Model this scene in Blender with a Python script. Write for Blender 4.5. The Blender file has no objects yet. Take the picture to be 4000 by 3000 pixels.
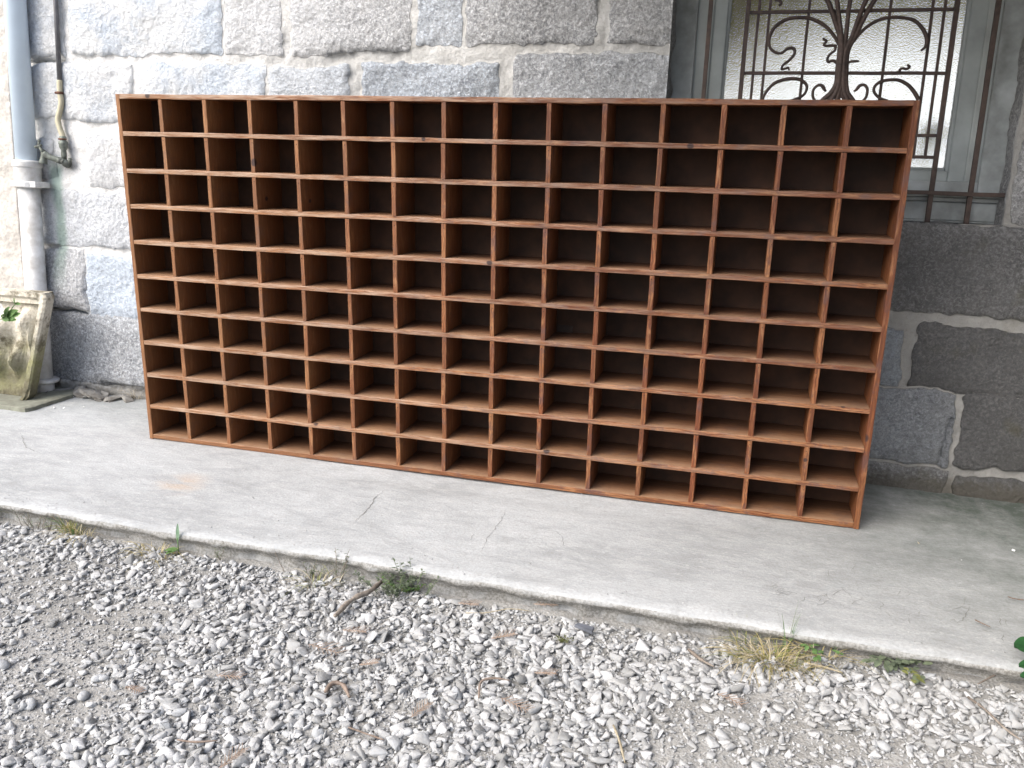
import bpy, bmesh, math, random
import numpy as np
from mathutils import Vector, Matrix
random.seed(7); rng = np.random.default_rng(11)
C = bpy.context.scene.collection
R_ = math.radians

# ------------------------------------------------------------------ camera (surveyed from the photograph)
CAM = np.array([1.76974017, -2.1415509, 0.92665749])
RW = np.array([[0.96255348, 0.27029323, 0.02079325],
               [0.09337351, -0.25855189, -0.96147403],
               [-0.25450379, 0.92741171, -0.27410825]])
FPX = 3327.0
LEAN = R_(4.3)                                   # the old wall leans back a little
WO = np.array([0, 0.335, 0.0])
WU = np.array([0, math.sin(LEAN), math.cos(LEAN)])
WN = np.array([0, math.cos(LEAN), -math.sin(LEAN)])
def ray(x, y): return RW.T @ np.array([(x - 2000) / FPX, (y - 1500) / FPX, 1.0])
def fl(x, y, z=0.0):                             # survey point on a horizontal level
    d = ray(x, y); k = (z - CAM[2]) / d[2]; p = CAM + k * d; return (p[0], p[1], p[2])
def vp(x, y, Y=0.0):                             # survey point on a vertical plane
    d = ray(x, y); k = (Y - CAM[1]) / d[1]; p = CAM + k * d; return (p[0], p[1], p[2])
def wl(x, y, n=0.0):                             # survey point in the wall's own frame (along, depth, up)
    d = ray(x, y); k = ((WO + WN * n - CAM) @ WN) / (d @ WN); p = CAM + k * d - WO
    return (p[0], n, float(p @ WU))

cam = bpy.data.cameras.new('camera'); camo = bpy.data.objects.new('camera', cam); C.objects.link(camo)
cam.sensor_width = 36; cam.lens = FPX / 4000 * 36; cam.clip_start = 0.05; cam.clip_end = 500
M = Matrix(((RW[0][0], -RW[1][0], -RW[2][0]), (RW[0][1], -RW[1][1], -RW[2][1]), (RW[0][2], -RW[1][2], -RW[2][2])))
camo.matrix_world = Matrix.Translation(Vector(CAM)) @ M.to_4x4()
bpy.context.scene.camera = camo

# ------------------------------------------------------------------ noise
def vnoise(x, y, seed):
    xi = np.floor(x).astype(np.int64); yi = np.floor(y).astype(np.int64)
    fx = x - xi; fy = y - yi; fx = fx*fx*(3-2*fx); fy = fy*fy*(3-2*fy)
    def h(a, b):
        n = (a * 374761393 + b * 668265263 + seed * 1274126177) & 0xffffffff
        n = ((n ^ (n >> 13)) * 1274126177) & 0xffffffff
        return ((n ^ (n >> 16)) & 0xffff) / 65535.0
    return (h(xi, yi)*(1-fx)+h(xi+1, yi)*fx)*(1-fy)+(h(xi, yi+1)*(1-fx)+h(xi+1, yi+1)*fx)*fy - .5
def fbm(x, y, s, o=3, seed=1, g=.5):
    x = np.asarray(x, float); y = np.asarray(y, float)
    t = 0; a = 1
    for k in range(o):
        t = t + a * vnoise(x*s*2**k + 17.3*k, y*s*2**k - 9.1*k, seed + k); a *= g
    return t

# ------------------------------------------------------------------ materials
def mat(name):
    m = bpy.data.materials.new(name); m.use_nodes = True
    nt = m.node_tree; b = nt.nodes['Principled BSDF']; return m, nt, b
class N:
    def __init__(s, nt): s.nt = nt
    def n(s, t, **k):
        o = s.nt.nodes.new(t)
        for a, v in k.items(): setattr(o, a, v)
        return o
    def l(s, a, b): s.nt.links.new(a, b)
    def val(s, x, sock):
        if isinstance(x, (int, float)): sock.default_value = x
        elif isinstance(x, (tuple, list)): sock.default_value = x
        else: s.l(x, sock)
    def math(s, op, a, b=0.0, c=None):
        o = s.n('ShaderNodeMath', operation=op); s.val(a, o.inputs[0]); s.val(b, o.inputs[1])
        if c is not None: s.val(c, o.inputs[2])
        return o.outputs[0]
    def mapr(s, x, a, b, c=0.0, d=1.0):
        o = s.n('ShaderNodeMapRange'); s.val(x, o.inputs[0])
        for i, v in enumerate((a, b, c, d)): o.inputs[i+1].default_value = v
        return o.outputs[0]
    def mix(s, f, a, b, mode='MIX'):
        o = s.n('ShaderNodeMix', data_type='RGBA', blend_type=mode)
        s.val(f, o.inputs[0])
        s.val(a if not isinstance(a, tuple) else (*a, 1)[:4], o.inputs[6]); s.val(b if not isinstance(b, tuple) else (*b, 1)[:4], o.inputs[7])
        return o.outputs[2]
    def noise(s, co, scale, detail=4, rough=.55, dist=0):
        o = s.n('ShaderNodeTexNoise'); s.l(co, o.inputs['Vector']); o.inputs['Scale'].default_value = scale
        o.inputs['Detail'].default_value = detail; o.inputs['Roughness'].default_value = rough; o.inputs['Distortion'].default_value = dist
        return o.outputs[0]
    def vor(s, co, scale, feature='F1', rnd=1):
        o = s.n('ShaderNodeTexVoronoi', feature=feature); s.l(co, o.inputs['Vector']); o.inputs['Scale'].default_value = scale
        o.inputs['Randomness'].default_value = rnd
        return o.outputs[0]
    def co(s, kind='Object'): return s.n('ShaderNodeTexCoord').outputs[kind]
    def map(s, co, scale=(1, 1, 1), loc=(0, 0, 0)):
        o = s.n('ShaderNodeMapping'); s.l(co, o.inputs[0]); o.inputs['Scale'].default_value = scale; o.inputs['Location'].default_value = loc
        return o.outputs[0]
    def attr(s, name): return s.n('ShaderNodeAttribute', attribute_name=name).outputs['Fac']
    def bump(s, h, strength, dist, normal=None):
        o = s.n('ShaderNodeBump'); s.val(h, o.inputs['Height']); o.inputs['Strength'].default_value = strength; o.inputs['Distance'].default_value = dist
        if normal is not None: s.l(normal, o.inputs['Normal'])
        return o.outputs[0]
    def sph(s, co, p, r, soft=.4):          # 1 inside a radius around a point of the object
        o = s.n('ShaderNodeVectorMath', operation='DISTANCE'); s.l(co, o.inputs[0]); o.inputs[1].default_value = p
        return s.mapr(o.outputs['Value'], r, r*(1-soft))
def simple(name, col, rough=.6, metal=0, var=.25, scale=30, bump=.3, bdist=.002, col2=None, spec=.4):
    m, nt, b = mat(name); g = N(nt); co = g.co()
    n1 = g.noise(co, scale); n2 = g.noise(co, scale*.15, 3)
    c2 = col2 or tuple(c*(1-var*1.6) for c in col)
    f = g.math('ADD', g.math('MULTIPLY', n1, .5), g.math('MULTIPLY', n2, .5))
    g.l(g.mix(g.mapr(f, .38, .62), col, c2), b.inputs['Base Color'])
    b.inputs['Roughness'].default_value = rough; b.inputs['Metallic'].default_value = metal; b.inputs['Specular IOR Level'].default_value = spec
    if bump: g.l(g.bump(n1, bump, bdist), b.inputs['Normal'])
    return m

MT = {}
# granite wall: rough pecked stones in pale lime mortar
m, nt, b = mat('granite_and_mortar'); g = N(nt); co = g.co(); MT['wall'] = m
mask = g.attr('stone'); tone = g.attr('tone'); blue = g.attr('blue')
wob = g.noise(co, 60, 4)
mk = g.mapr(g.math('ADD', mask, g.math('MULTIPLY', g.math('SUBTRACT', wob, .5), .5)), .42, .58)
gr = g.noise(co, 190, 3, .75); gr2 = g.noise(co, 34, 5, .7); gr3 = g.noise(co, 7, 3)
pit = g.vor(g.mix(.04, co, g.n('ShaderNodeTexNoise').outputs[1]), 95)
stc = g.mix(g.mapr(gr2, .3, .7), (.50, .505, .51), (.26, .265, .275))
stc = g.mix(g.mapr(gr3, .60, .38, 0, .45), stc, (.20, .20, .205))
stc = g.mix(g.math('MULTIPLY', blue, g.mapr(gr3, .2, .6, .3, .8)), stc, g.mix(g.mapr(gr2, .35, .65), (.47, .52, .59), (.21, .24, .29)))
stc = g.mix(g.mapr(gr3, .5, .75, 0, .35), stc, (.42, .40, .37))
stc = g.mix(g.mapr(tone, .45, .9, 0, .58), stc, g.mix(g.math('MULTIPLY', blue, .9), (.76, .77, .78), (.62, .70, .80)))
spk = g.noise(co, 120, 4, .8, .7)
stc = g.mix(g.mapr(spk, .49, .60, 0, .9), stc, g.mix(g.math('MULTIPLY', blue, 1.0), (.76, .765, .775), (.60, .68, .78))); stc = g.mix(g.mapr(spk, .46, .34, 0, .75), stc, g.mix(blue, (.13, .13, .135), (.15, .18, .23)))
spx = g.n('ShaderNodeSeparateXYZ'); g.l(co, spx.inputs[0])
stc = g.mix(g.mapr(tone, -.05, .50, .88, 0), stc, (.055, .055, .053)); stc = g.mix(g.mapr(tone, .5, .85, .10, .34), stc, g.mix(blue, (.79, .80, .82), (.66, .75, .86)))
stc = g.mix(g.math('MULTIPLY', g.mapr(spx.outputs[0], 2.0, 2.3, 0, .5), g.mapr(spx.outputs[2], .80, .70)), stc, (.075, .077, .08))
smear_glare = g.math('MULTIPLY', g.mapr(spx.outputs[0], .55, -.25), g.math('MULTIPLY', g.mapr(spx.outputs[2], .60, .90), g.mapr(g.noise(co, 6, 5, .7), .40, .56)))
stc = g.mix(g.math('MULTIPLY', smear_glare, .85), stc, (.80, .81, .81))  # real mortar smears, spread wider to paint in the left end's overexposure
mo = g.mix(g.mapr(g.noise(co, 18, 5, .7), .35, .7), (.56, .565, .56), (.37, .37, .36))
mo = g.mix(g.mapr(spx.outputs[0], 2.0, 2.2, 0, .6), mo, (.27, .265, .25)); mo = g.mix(g.mapr(spx.outputs[0], .4, -.3, 0, .6), mo, (.80, .80, .79))  # dirtier mortar at the right; the left paleness is painted-in glare
mo = g.mix(g.mapr(spk, .46, .36, 0, .5), mo, (.26, .25, .235))
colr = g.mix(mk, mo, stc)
sp = g.n('ShaderNodeSeparateXYZ'); g.l(co, sp.inputs[0])
# green copper stain under the tap
st_x = g.mapr(g.math('ABSOLUTE', g.math('SUBTRACT', sp.outputs[0], g.math('ADD', -.598, g.math('MULTIPLY', g.math('SUBTRACT', gr3, .5), .05)))), .012, .034, 1, 0)
st_z = g.math('MULTIPLY', g.mapr(sp.outputs[2], .36, .55), g.mapr(sp.outputs[2], .80, .835, 1, 0))
colr = g.mix(g.math('MULTIPLY', g.math('MULTIPLY', st_x, st_z), .75), colr, (.30, .42, .36))
# darker towards the foot of the wall, brown strip at the bottom
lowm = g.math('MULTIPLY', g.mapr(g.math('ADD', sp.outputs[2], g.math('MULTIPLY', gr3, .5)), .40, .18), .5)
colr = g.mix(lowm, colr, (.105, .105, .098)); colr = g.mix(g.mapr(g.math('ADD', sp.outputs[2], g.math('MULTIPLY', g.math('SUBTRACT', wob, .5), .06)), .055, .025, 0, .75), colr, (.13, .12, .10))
lich = g.math('MULTIPLY', g.mapr(g.noise(co, 4, 4, .7), .55, .66), .55)
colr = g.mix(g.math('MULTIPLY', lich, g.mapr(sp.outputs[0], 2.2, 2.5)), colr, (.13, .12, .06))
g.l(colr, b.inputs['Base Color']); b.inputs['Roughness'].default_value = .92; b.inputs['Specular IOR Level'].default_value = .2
hh = g.math('ADD', g.math('MULTIPLY', g.noise(co, 190, 4, .72, .9), 1.3), g.math('MULTIPLY', pit, .5))
amt = g.mapr(mk, 0, 1, .35, 1.0)
g.l(g.bump(g.math('MULTIPLY', hh, amt), 1.0, .0085), b.inputs['Normal'])

MT['plaster'] = simple('rough_lime_plaster', (.55, .52, .48), .95, var=.2, scale=90, bump=.9, bdist=.004)
# concrete pavement
m, nt, b = mat('weathered_concrete'); g = N(nt); co = g.co(); MT['concrete'] = m
geo = g.n('ShaderNodeNewGeometry')
big = g.noise(g.map(co, (1, 1.6, 1)), 2.2, 6, .6, .4); med = g.noise(g.map(co, (1, 2.6, 1)), 11, 6, .68, .5); fine = g.noise(co, 160, 4, .7)
c = g.mix(g.mapr(big, .36, .64), (.30, .312, .318), (.40, .415, .425))
c = g.mix(g.mapr(med, .44, .68, 0, .5), c, (.50, .508, .512))
c = g.mix(g.mapr(med, .44, .30, 0, .35), c, (.24, .24, .237))
c = g.mix(g.mapr(fine, .40, .68, 0, .40), c, (.22, .215, .20)); sc_ = g.noise(g.map(co, (22, 60, 1)), 1.6, 5, .75, 1.2); c = g.mix(g.mapr(sc_, .56, .66, 0, .35), c, (.60, .605, .61)); c = g.mix(g.mapr(sc_, .44, .34, 0, .35), c, (.24, .235, .22))
sp = g.n('ShaderNodeSeparateXYZ'); g.l(co, sp.inputs[0])
# algae film at the damp right end and wall foot, deepened with painted-in shade
alg_shade = g.math('ADD', g.math('MULTIPLY', g.mapr(sp.outputs[0], 1.6, 2.5, 0, 1.0), g.mapr(g.math('ADD', sp.outputs[1], g.math('MULTIPLY', sp.outputs[0], .35)), .20, .75, .2, 1)), g.mapr(sp.outputs[1], -.02, .34, 0, .50))
alg_shade = g.math('MULTIPLY', alg_shade, g.mapr(g.noise(co, 7, 6, .75), .22, .70))
c = g.mix(alg_shade, c, (.10, .12, .105))
rust = g.math('MULTIPLY', g.sph(co, (.32, -.28, 0), .09, .95), g.mapr(med, .4, .6))
c = g.mix(g.math('MULTIPLY', rust, .5), c, (.42, .27, .14))
# rough broken front edge shows darker aggregate
spn = g.n('ShaderNodeSeparateXYZ'); g.l(geo.outputs['True Normal'], spn.inputs[0])
c = g.mix(g.mapr(spn.outputs[2], .60, .1), c, g.mix(g.mapr(fine, .4, .6), (.34, .335, .32), (.17, .165, .15)))
g.l(c, b.inputs['Base Color']); b.inputs['Roughness'].default_value = .88; b.inputs['Specular IOR Level'].default_value = .25
crk = g.mapr(g.vor(g.map(co, (1, 1, 1)), 26, 'DISTANCE_TO_EDGE'), 0, .03, 0, 1)
crk = g.math('MAXIMUM', crk, g.mapr(g.noise(co, 5, 3), .50, .56, 1, .0)) if False else crk
hgt = g.math('ADD', g.math('MULTIPLY', fine, .5), g.math('MULTIPLY', med, .9))
g.l(g.bump(hgt, .5, .004), b.inputs['Normal'])
# yard soil
m, nt, b = mat('dusty_soil'); g = N(nt); co = g.co(); MT['soil'] = m
f1 = g.noise(co, 7, 6, .7); f2 = g.noise(co, 120, 4, .75); v = g.vor(co, 210); v2 = g.vor(co, 90)
c = g.mix(g.mapr(f1, .35, .65), (.22, .218, .21), (.36, .358, .35))
c = g.mix(g.mapr(f2, .35, .62, 0, .6), c, (.20, .19, .17))
c = g.mix(g.mapr(v2, .1, .35, .3, 0), c, (.55, .535, .51))
g.l(c, b.inputs['Base Color']); b.inputs['Roughness'].default_value = .95; b.inputs['Specular IOR Level'].default_value = .15
g.l(g.bump(g.math('ADD', g.math('ADD', f2, g.math('MULTIPLY', v, -.6)), g.math('MULTIPLY', v2, -.5)), .6, .004), b.inputs['Normal'])
# gravel
m, nt, b = mat('limestone_gravel'); g = N(nt); co = g.co(); MT['gravel'] = m
tn = g.attr('tone'); hu = g.attr('hue'); f = g.noise(co, 150, 5, .7); f0 = g.noise(co, 60, 3)
c = g.mix(tn, (.24, .243, .243), (.49, .495, .50))
c = g.mix(g.mapr(hu, .86, .90, 0, .7), c, (.34, .355, .37))
c = g.mix(g.mapr(hu, .985, .99, 0, .5), c, (.38, .30, .26))
c = g.mix(g.mapr(f, .42, .68, 0, .5), c, (.27, .26, .235))
g.l(c, b.inputs['Base Color']); b.inputs['Roughness'].default_value = .85; b.inputs['Specular IOR Level'].default_value = .25
g.l(g.bump(g.math('ADD', f, f0), .6, .003), b.inputs['Normal'])

# stained pine
KN = []   # knots: filled in before the material is built
def kp(x, y, r, Y=0.0, sz=1.0):
    p = vp(x, y, Y); KN.append((p, r))
for a in [(575, 373, .008), (1654, 543, .0055), (2697, 570, .008), (3336, 470, .0),
          (992, 635, .011), (1911, 1026, .008), (903, 1412, .007), (1232, 1653, .009), (2134, 1760, .010),
          (1103, 1725, .005), (3376, 1712, .011), (3294, 1585, .007), (3146, 1798, .006), (3190, 975, .004)]:
    if a[2]: kp(*a)
for a in [(670, 566, .012, .05), (1040, 776, .006, .05), (1210, 785, .006, .05), (780, 875, .008, .05), (705, 1378, .007, .03), (1580, 800, .006, .04), (700, 875, .006, .05)]:
    kp(*a)
def wood(name, inner=False, pale=0.0):
    m, nt, b = mat(name); g = N(nt)
    uv = g.n('ShaderNodeUVMap', uv_map='UVMap').outputs[0]; co = g.co()
    st1 = g.noise(g.map(uv, (7, 130, 1)), 1.0, 6, .62, .8)
    w = g.n('ShaderNodeTexWave', wave_type='BANDS', bands_direction='Y'); g.l(g.map(uv, (1.6, 1.0, 1)), w.inputs[0])
    w.inputs['Scale'].default_value = 42; w.inputs['Distortion'].default_value = 9; w.inputs['Detail'].default_value = 2.5; w.inputs['Detail Scale'].default_value = .35
    ring = w.outputs['Fac']
    bd = g.noise(g.map(uv, (.7, .7, 1)), 1.0, 1); lo = g.noise(co, 5, 4, .6); mid = g.noise(g.map(uv, (13, 70, 1)), 1.0, 5, .7, .6)
    c = g.mix(g.mapr(st1, .38, .62), (.225, .082, .029), (.075, .022, .009))
    c = g.mix(g.mapr(bd, .42, .60, 0, .75), c, (.11, .038, .018)); c = g.mix(g.mapr(bd, .48, .34, 0, .55), c, (.34, .165, .07))
    c = g.mix(g.math('MULTIPLY', g.mapr(ring, .40, .85), g.mapr(lo, .36, .58, .25, .9)), c, (.075, .022, .010))
    c = g.mix(g.mapr(lo, .42, .68, 0, .5), c, (.21, .062, .023))
    c = g.mix(g.mapr(mid, .52, .66, 0, .62), c, (.35, .18, .085)); c = g.mix(g.mapr(mid, .48, .38, 0, .7), c, (.10, .036, .018))          # worn, bare patches
    c = g.mix(g.mapr(g.noise(co, 13, 5, .75), .53, .62, 0, .65), c, (.085, .045, .042))  # old ink and water marks
    # left end painted yellower for the stronger light falling there
    sp = g.n('ShaderNodeSeparateXYZ'); g.l(co, sp.inputs[0])
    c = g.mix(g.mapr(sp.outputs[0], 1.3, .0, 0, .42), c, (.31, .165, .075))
    geo = g.n('ShaderNodeNewGeometry'); sn = g.n('ShaderNodeSeparateXYZ'); g.l(geo.outputs['True Normal'], sn.inputs[0])
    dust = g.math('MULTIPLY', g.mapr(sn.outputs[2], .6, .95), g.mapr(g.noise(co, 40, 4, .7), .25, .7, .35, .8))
    c = g.mix(g.math('MULTIPLY', dust, g.mapr(sp.outputs[1], .01, .07, 1.0, .20)), c, (.34, .225, .145)); c = g.mix(g.math('MULTIPLY', g.mapr(sn.outputs[2], .6, .95), g.mapr(sp.outputs[1], .015, .085, 0, .85)), c, (.055, .027, .015))  # dust kept to the front; inward darkening is painted compartment shade
    if pale:
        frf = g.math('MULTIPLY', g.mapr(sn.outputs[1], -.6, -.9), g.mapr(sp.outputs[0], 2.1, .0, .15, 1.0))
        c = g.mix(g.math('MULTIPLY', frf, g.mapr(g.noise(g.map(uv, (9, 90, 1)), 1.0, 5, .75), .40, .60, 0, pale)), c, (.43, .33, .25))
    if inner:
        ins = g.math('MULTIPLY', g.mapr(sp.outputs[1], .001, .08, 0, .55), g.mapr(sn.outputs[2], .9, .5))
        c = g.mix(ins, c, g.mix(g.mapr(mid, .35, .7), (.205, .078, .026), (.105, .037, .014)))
    for p, r in KN:
        d = g.n('ShaderNodeVectorMath', operation='DISTANCE')
        g.l(g.map(co, (1, .8, 1.0)), d.inputs[0]); d.inputs[1].default_value = (p[0], p[1]*.8, p[2])
        dd = g.math('ADD', d.outputs['Value'], g.math('MULTIPLY', g.math('SUBTRACT', mid, .5), .006))
        c = g.mix(g.mapr(dd, r*1.15, r*.75, 0, .9), c, (.028, .017, .018))
    g.l(c, b.inputs['Base Color'])
    g.l(g.mapr(st1, .3, .7, .42, .62), b.inputs['Roughness']); b.inputs['Specular IOR Level'].default_value = .35
    h = g.math('ADD', g.math('MULTIPLY', st1, .6), g.math('MULTIPLY', ring, g.mapr(lo, .4, .62, .05, .5)))
    g.l(g.bump(g.math('ADD', h, g.math('MULTIPLY', mid, .8)), .55, .0016), b.inputs['Normal'])
    return m
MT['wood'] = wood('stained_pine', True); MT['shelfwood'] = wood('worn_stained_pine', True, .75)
MT['backwood'] = simple('shaded_back_wood', (.066, .027, .012), .7, var=.4, scale=22, bump=.3); MT['nail'] = simple('old_nail', (.05, .035, .03), .6, .5, scale=200)  # back panel darkened to paint in the shade of the compartments
MT['ironwork'] = simple('rusty_brown_iron', (.095, .068, .058), .62, .3, col2=(.05, .039, .036), scale=90, bump=.6, bdist=.0015)
MT['bundle'] = simple('wrought_iron', (.11, .08, .07), .6, .3, col2=(.055, .043, .04), scale=140, bump=.6, bdist=.0015)
m = simple('grey_green_paint', (.42, .465, .47), .5, var=.22, scale=12, bump=.25, bdist=.001); MT['paint'] = m
MT['paint_dirty'] = simple('dirty_white_paint', (.48, .52, .54), .6, var=.3, scale=14, bump=.4, bdist=.002, col2=(.20, .215, .21))
MT['zinc'] = simple('blue_grey_pvc', (.68, .80, .92), .38, 0, var=.06, scale=14, bump=.08, bdist=.0008)
MT['castwhite'] = simple('chalky_white_paint', (.76, .77, .77), .7, 0, scale=26, bump=.5, bdist=.002, col2=(.40, .385, .36))
MT['leadpipe'] = simple('grey_lead_pipe', (.17, .17, .18), .45, .3, scale=40)
MT['hose'] = simple('yellowed_hose', (.50, .46, .33), .5, 0, var=.15, scale=30, bump=.2)
MT['clamp'] = simple('rusted_clamp', (.16, .075, .05), .7, .4, scale=160)
MT['verdigris'] = simple('verdigris_brass', (.20, .225, .195), .6, .35, scale=90, col2=(.09, .095, .085))
MT['moss_stone'] = None
m, nt, b = mat('mossy_carved_stone'); g = N(nt); co = g.co(); MT['moss_stone'] = m
sp = g.n('ShaderNodeSeparateXYZ'); g.l(co, sp.inputs[0])
n1 = g.noise(co, 9, 5, .65); n2 = g.noise(co, 90, 4, .7)
c = g.mix(g.mapr(n2, .3, .7), (.62, .585, .50), (.40, .36, .29))
gm = g.mapr(g.math('ADD', sp.outputs[2], g.math('MULTIPLY', g.math('SUBTRACT', n1, .5), .35)), .27, .09)
c = g.mix(g.math('MULTIPLY', gm, .85), c, g.mix(g.mapr(n1, .35, .6), (.17, .17, .055), (.07, .065, .03)))
c = g.mix(g.mapr(g.noise(co, 14, 4, .7), .50, .62, 0, .8), c, (.085, .072, .04))
g.l(c, b.inputs['Base Color']); b.inputs['Roughness'].default_value = .93
g.l(g.bump(g.math('ADD', n2, g.math('MULTIPLY', g.vor(co, 70), .5)), .8, .004), b.inputs['Normal'])
MT['slate'] = simple('greenish_slate', (.26, .27, .215), .85, 0, scale=40, bump=.6, bdist=.003, col2=(.15, .15, .12))
MT['rubble'] = simple('rubble_stone', (.27, .265, .25), .95, 0, scale=55, bump=.8, bdist=.004, col2=(.13, .12, .105))
MT['slatechip'] = simple('dark_slate_chip', (.13, .14, .165), .6, 0, scale=50, bump=.4)
MT['twig'] = simple('grey_brown_twig', (.27, .235, .20), .85, 0, scale=120, bump=.7, bdist=.002, col2=(.13, .105, .085))
MT['bark'] = simple('curled_bark', (.25, .195, .16), .85, 0, scale=90, bump=.7, bdist=.002, col2=(.12, .09, .07))
def leafm(name, c1, c2, tr=.35):
    m, nt, b = mat(name); g = N(nt); co = g.co(); n = g.noise(co, 60, 3)
    cc = g.mix(g.mapr(n, .35, .65), c1, c2)
    g.l(cc, b.inputs['Base Color']); b.inputs['Roughness'].default_value = .5
    t = g.n('ShaderNodeBsdfTranslucent'); g.l(cc, t.inputs[0]); mx = g.n('ShaderNodeMixShader'); mx.inputs[0].default_value = tr
    g.l(b.outputs[0], mx.inputs[1]); g.l(t.outputs[0], mx.inputs[2]); g.l(mx.outputs[0], nt.nodes['Material Output'].inputs[0])
    return m
MT['green'] = leafm('fresh_leaf', (.17, .29, .10), (.10, .19, .06))
MT['deepgreen'] = leafm('deep_green_leaf', (.035, .13, .04), (.02, .075, .025))
MT['dullgreen'] = leafm('dull_green_leaf', (.20, .24, .15), (.11, .14, .095))
MT['palegreen'] = leafm('pale_green_leaf', (.28, .40, .29), (.18, .30, .19))
MT['straw'] = leafm('dry_grass', (.50, .42, .20), (.34, .29, .12))
MT['paledry'] = leafm('pale_dry_grass', (.56, .50, .37), (.42, .36, .25))
MT['olive'] = leafm('olive_grass', (.28, .29, .10), (.18, .20, .07))
MT['rustsprig'] = leafm('rust_red_sprig', (.48, .38, .31), (.36, .27, .21))
MT['moss'] = simple('moss', (.09, .10, .025), .95, 0, scale=200, bump=1, bdist=.004)
MT['petal'] = leafm('white_petal', (.80, .80, .78), (.70, .70, .70))
MT['crack'] = simple('crack_dirt', (.235, .23, .215), .95, 0, scale=50, bump=0)
MT['room'] = simple('pale_room_plaster', (.62, .60, .55), .9, 0, var=.05, scale=5, bump=0)
m, nt, b = mat('olive_curtain'); g = N(nt); MT['curtain'] = m
t = g.n('ShaderNodeBsdfTranslucent'); t.inputs[0].default_value = (.26, .235, .03, 1); b.inputs['Base Color'].default_value = (.30, .27, .06, 1); b.inputs['Roughness'].default_value = .9
mx = g.n('ShaderNodeMixShader'); mx.inputs[0].default_value = .45; g.l(b.outputs[0], mx.inputs[1]); g.l(t.outputs[0], mx.inputs[2]); g.l(mx.outputs[0], nt.nodes['Material Output'].inputs[0])
# hammered glass
m, nt, b = mat('hammered_glass'); g = N(nt); co = g.co(); MT['glass'] = m
b.inputs['Transmission Weight'].default_value = 1; b.inputs['Roughness'].default_value = .09; b.inputs['IOR'].default_value = 1.45
b.inputs['Base Color'].default_value = (.93, .95, .94, 1)
hh = g.math('ADD', g.noise(co, 300, 2, .6, .3), g.math('MULTIPLY', g.vor(co, 330, 'SMOOTH_F1'), .8))
g.l(g.bump(hh, 1.0, .0013), b.inputs['Normal'])

# ------------------------------------------------------------------ geometry helpers
class MB:
    def __init__(s): s.v = []; s.f = []; s.uv = {}; s.mi = []
    def add(s, vs, fs, uvs=None, mi=0):
        o = len(s.v); s.v += [tuple(map(float, p)) for p in vs]
        for k, f in enumerate(fs):
            s.f.append(tuple(i + o for i in f)); s.mi.append(mi)
            if uvs: s.uv[len(s.f)-1] = uvs[k]
    def box(s, a, b, mi=0):
        x0, y0, z0 = a; x1, y1, z1 = b
        s.add([(x0,y0,z0),(x1,y0,z0),(x1,y1,z0),(x0,y1,z0),(x0,y0,z1),(x1,y0,z1),(x1,y1,z1),(x0,y1,z1)],
              [(0,3,2,1),(4,5,6,7),(0,1,5,4),(1,2,6,5),(2,3,7,6),(3,0,4,7)], mi=mi)
    def tube(s, pts, r, n=8, sq=False, flat=1.0, cap=True, mi=0):
        P = [np.array(p, float) for p in pts]; k = len(P)
        rr = list(np.interp(np.linspace(0, 1, k), np.linspace(0, 1, len(r)), r)) if hasattr(r, '__len__') else [r]*k
        T = [(P[min(i+1, k-1)] - P[max(i-1, 0)]) for i in range(k)]; T = [t/(np.linalg.norm(t)+1e-12) for t in T]
        ref = np.array([0, 1.0, 0]) if abs(T[0][1]) < .9 else np.array([1.0, 0, 0])
        vs = []; fs = []
        for i in range(k):
            a = ref - T[i]*(ref @ T[i]); a /= np.linalg.norm(a)+1e-12; bb = np.cross(T[i], a); ref = a
            for j in range(n):
                th = 2*math.pi*(j+.5)/n; ca, sa = math.cos(th), math.sin(th)
                vs.append(P[i] + rr[i]*(a*ca*flat + bb*sa))
        for i in range(k-1):
            for j in range(n):
                fs.append((i*n+j, i*n+(j+1) % n, (i+1)*n+(j+1) % n, (i+1)*n+j))
        if cap: fs.append(tuple(range(n))[::-1]); fs.append(tuple((k-1)*n+j for j in range(n)))
        s.add(vs, fs, mi=mi)
    def lathe(s, c, prof, n=20, mi=0):          # profile (r, z) around a vertical axis
        vs = []; fs = []
        for r, z in prof:
            for j in range(n):
                th = 2*math.pi*j/n; vs.append((c[0]+r*math.cos(th), c[1]+r*math.sin(th), c[2]+z))
        k = len(prof)
        for i in range(k-1):
            for j in range(n): fs.append((i*n+j, i*n+(j+1) % n, (i+1)*n+(j+1) % n, (i+1)*n+j))
        fs.append(tuple(range(n))[::-1]); fs.append(tuple((k-1)*n+j for j in range(n)))
        s.add(vs, fs, mi=mi)
def catmull(p, k=8):
    p = [np.array(q, float) for q in p]; q = [2*p[0]-p[1]] + p + [2*p[-1]-p[-2]]; out = []
    for i in range(1, len(q)-2):
        for j in range(k):
            t = j/k; a, b_, c_, d_ = q[i-1], q[i], q[i+1], q[i+2]
            out.append(.5*((2*b_)+(-a+c_)*t+(2*a-5*b_+4*c_-d_)*t*t+(-a+3*b_-3*c_+d_)*t**3))
    out.append(p[-1]); return out
FR = {}
def setp(o, label=None, cat=None, group=None, kind=None):
    if label: o['label'] = label
    if cat: o['category'] = cat
    if group: o['group'] = group
    if kind: o['kind'] = kind
def place(o, base, wallf):
    FR[o.name] = np.array(base, float)
    if wallf:
        o.location = Vector(WO + np.array([base[0], 0, 0]) + WN*base[1] + WU*base[2]); o.rotation_euler = (-LEAN, 0, 0)
    else: o.location = Vector(base)
def thing(name, label, cat, base=(0, 0, 0), wallf=False, group=None):
    o = bpy.data.objects.new(name, None); C.objects.link(o); o.empty_display_size = .05
    place(o, base, wallf); setp(o, label, cat, group); return o
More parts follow.
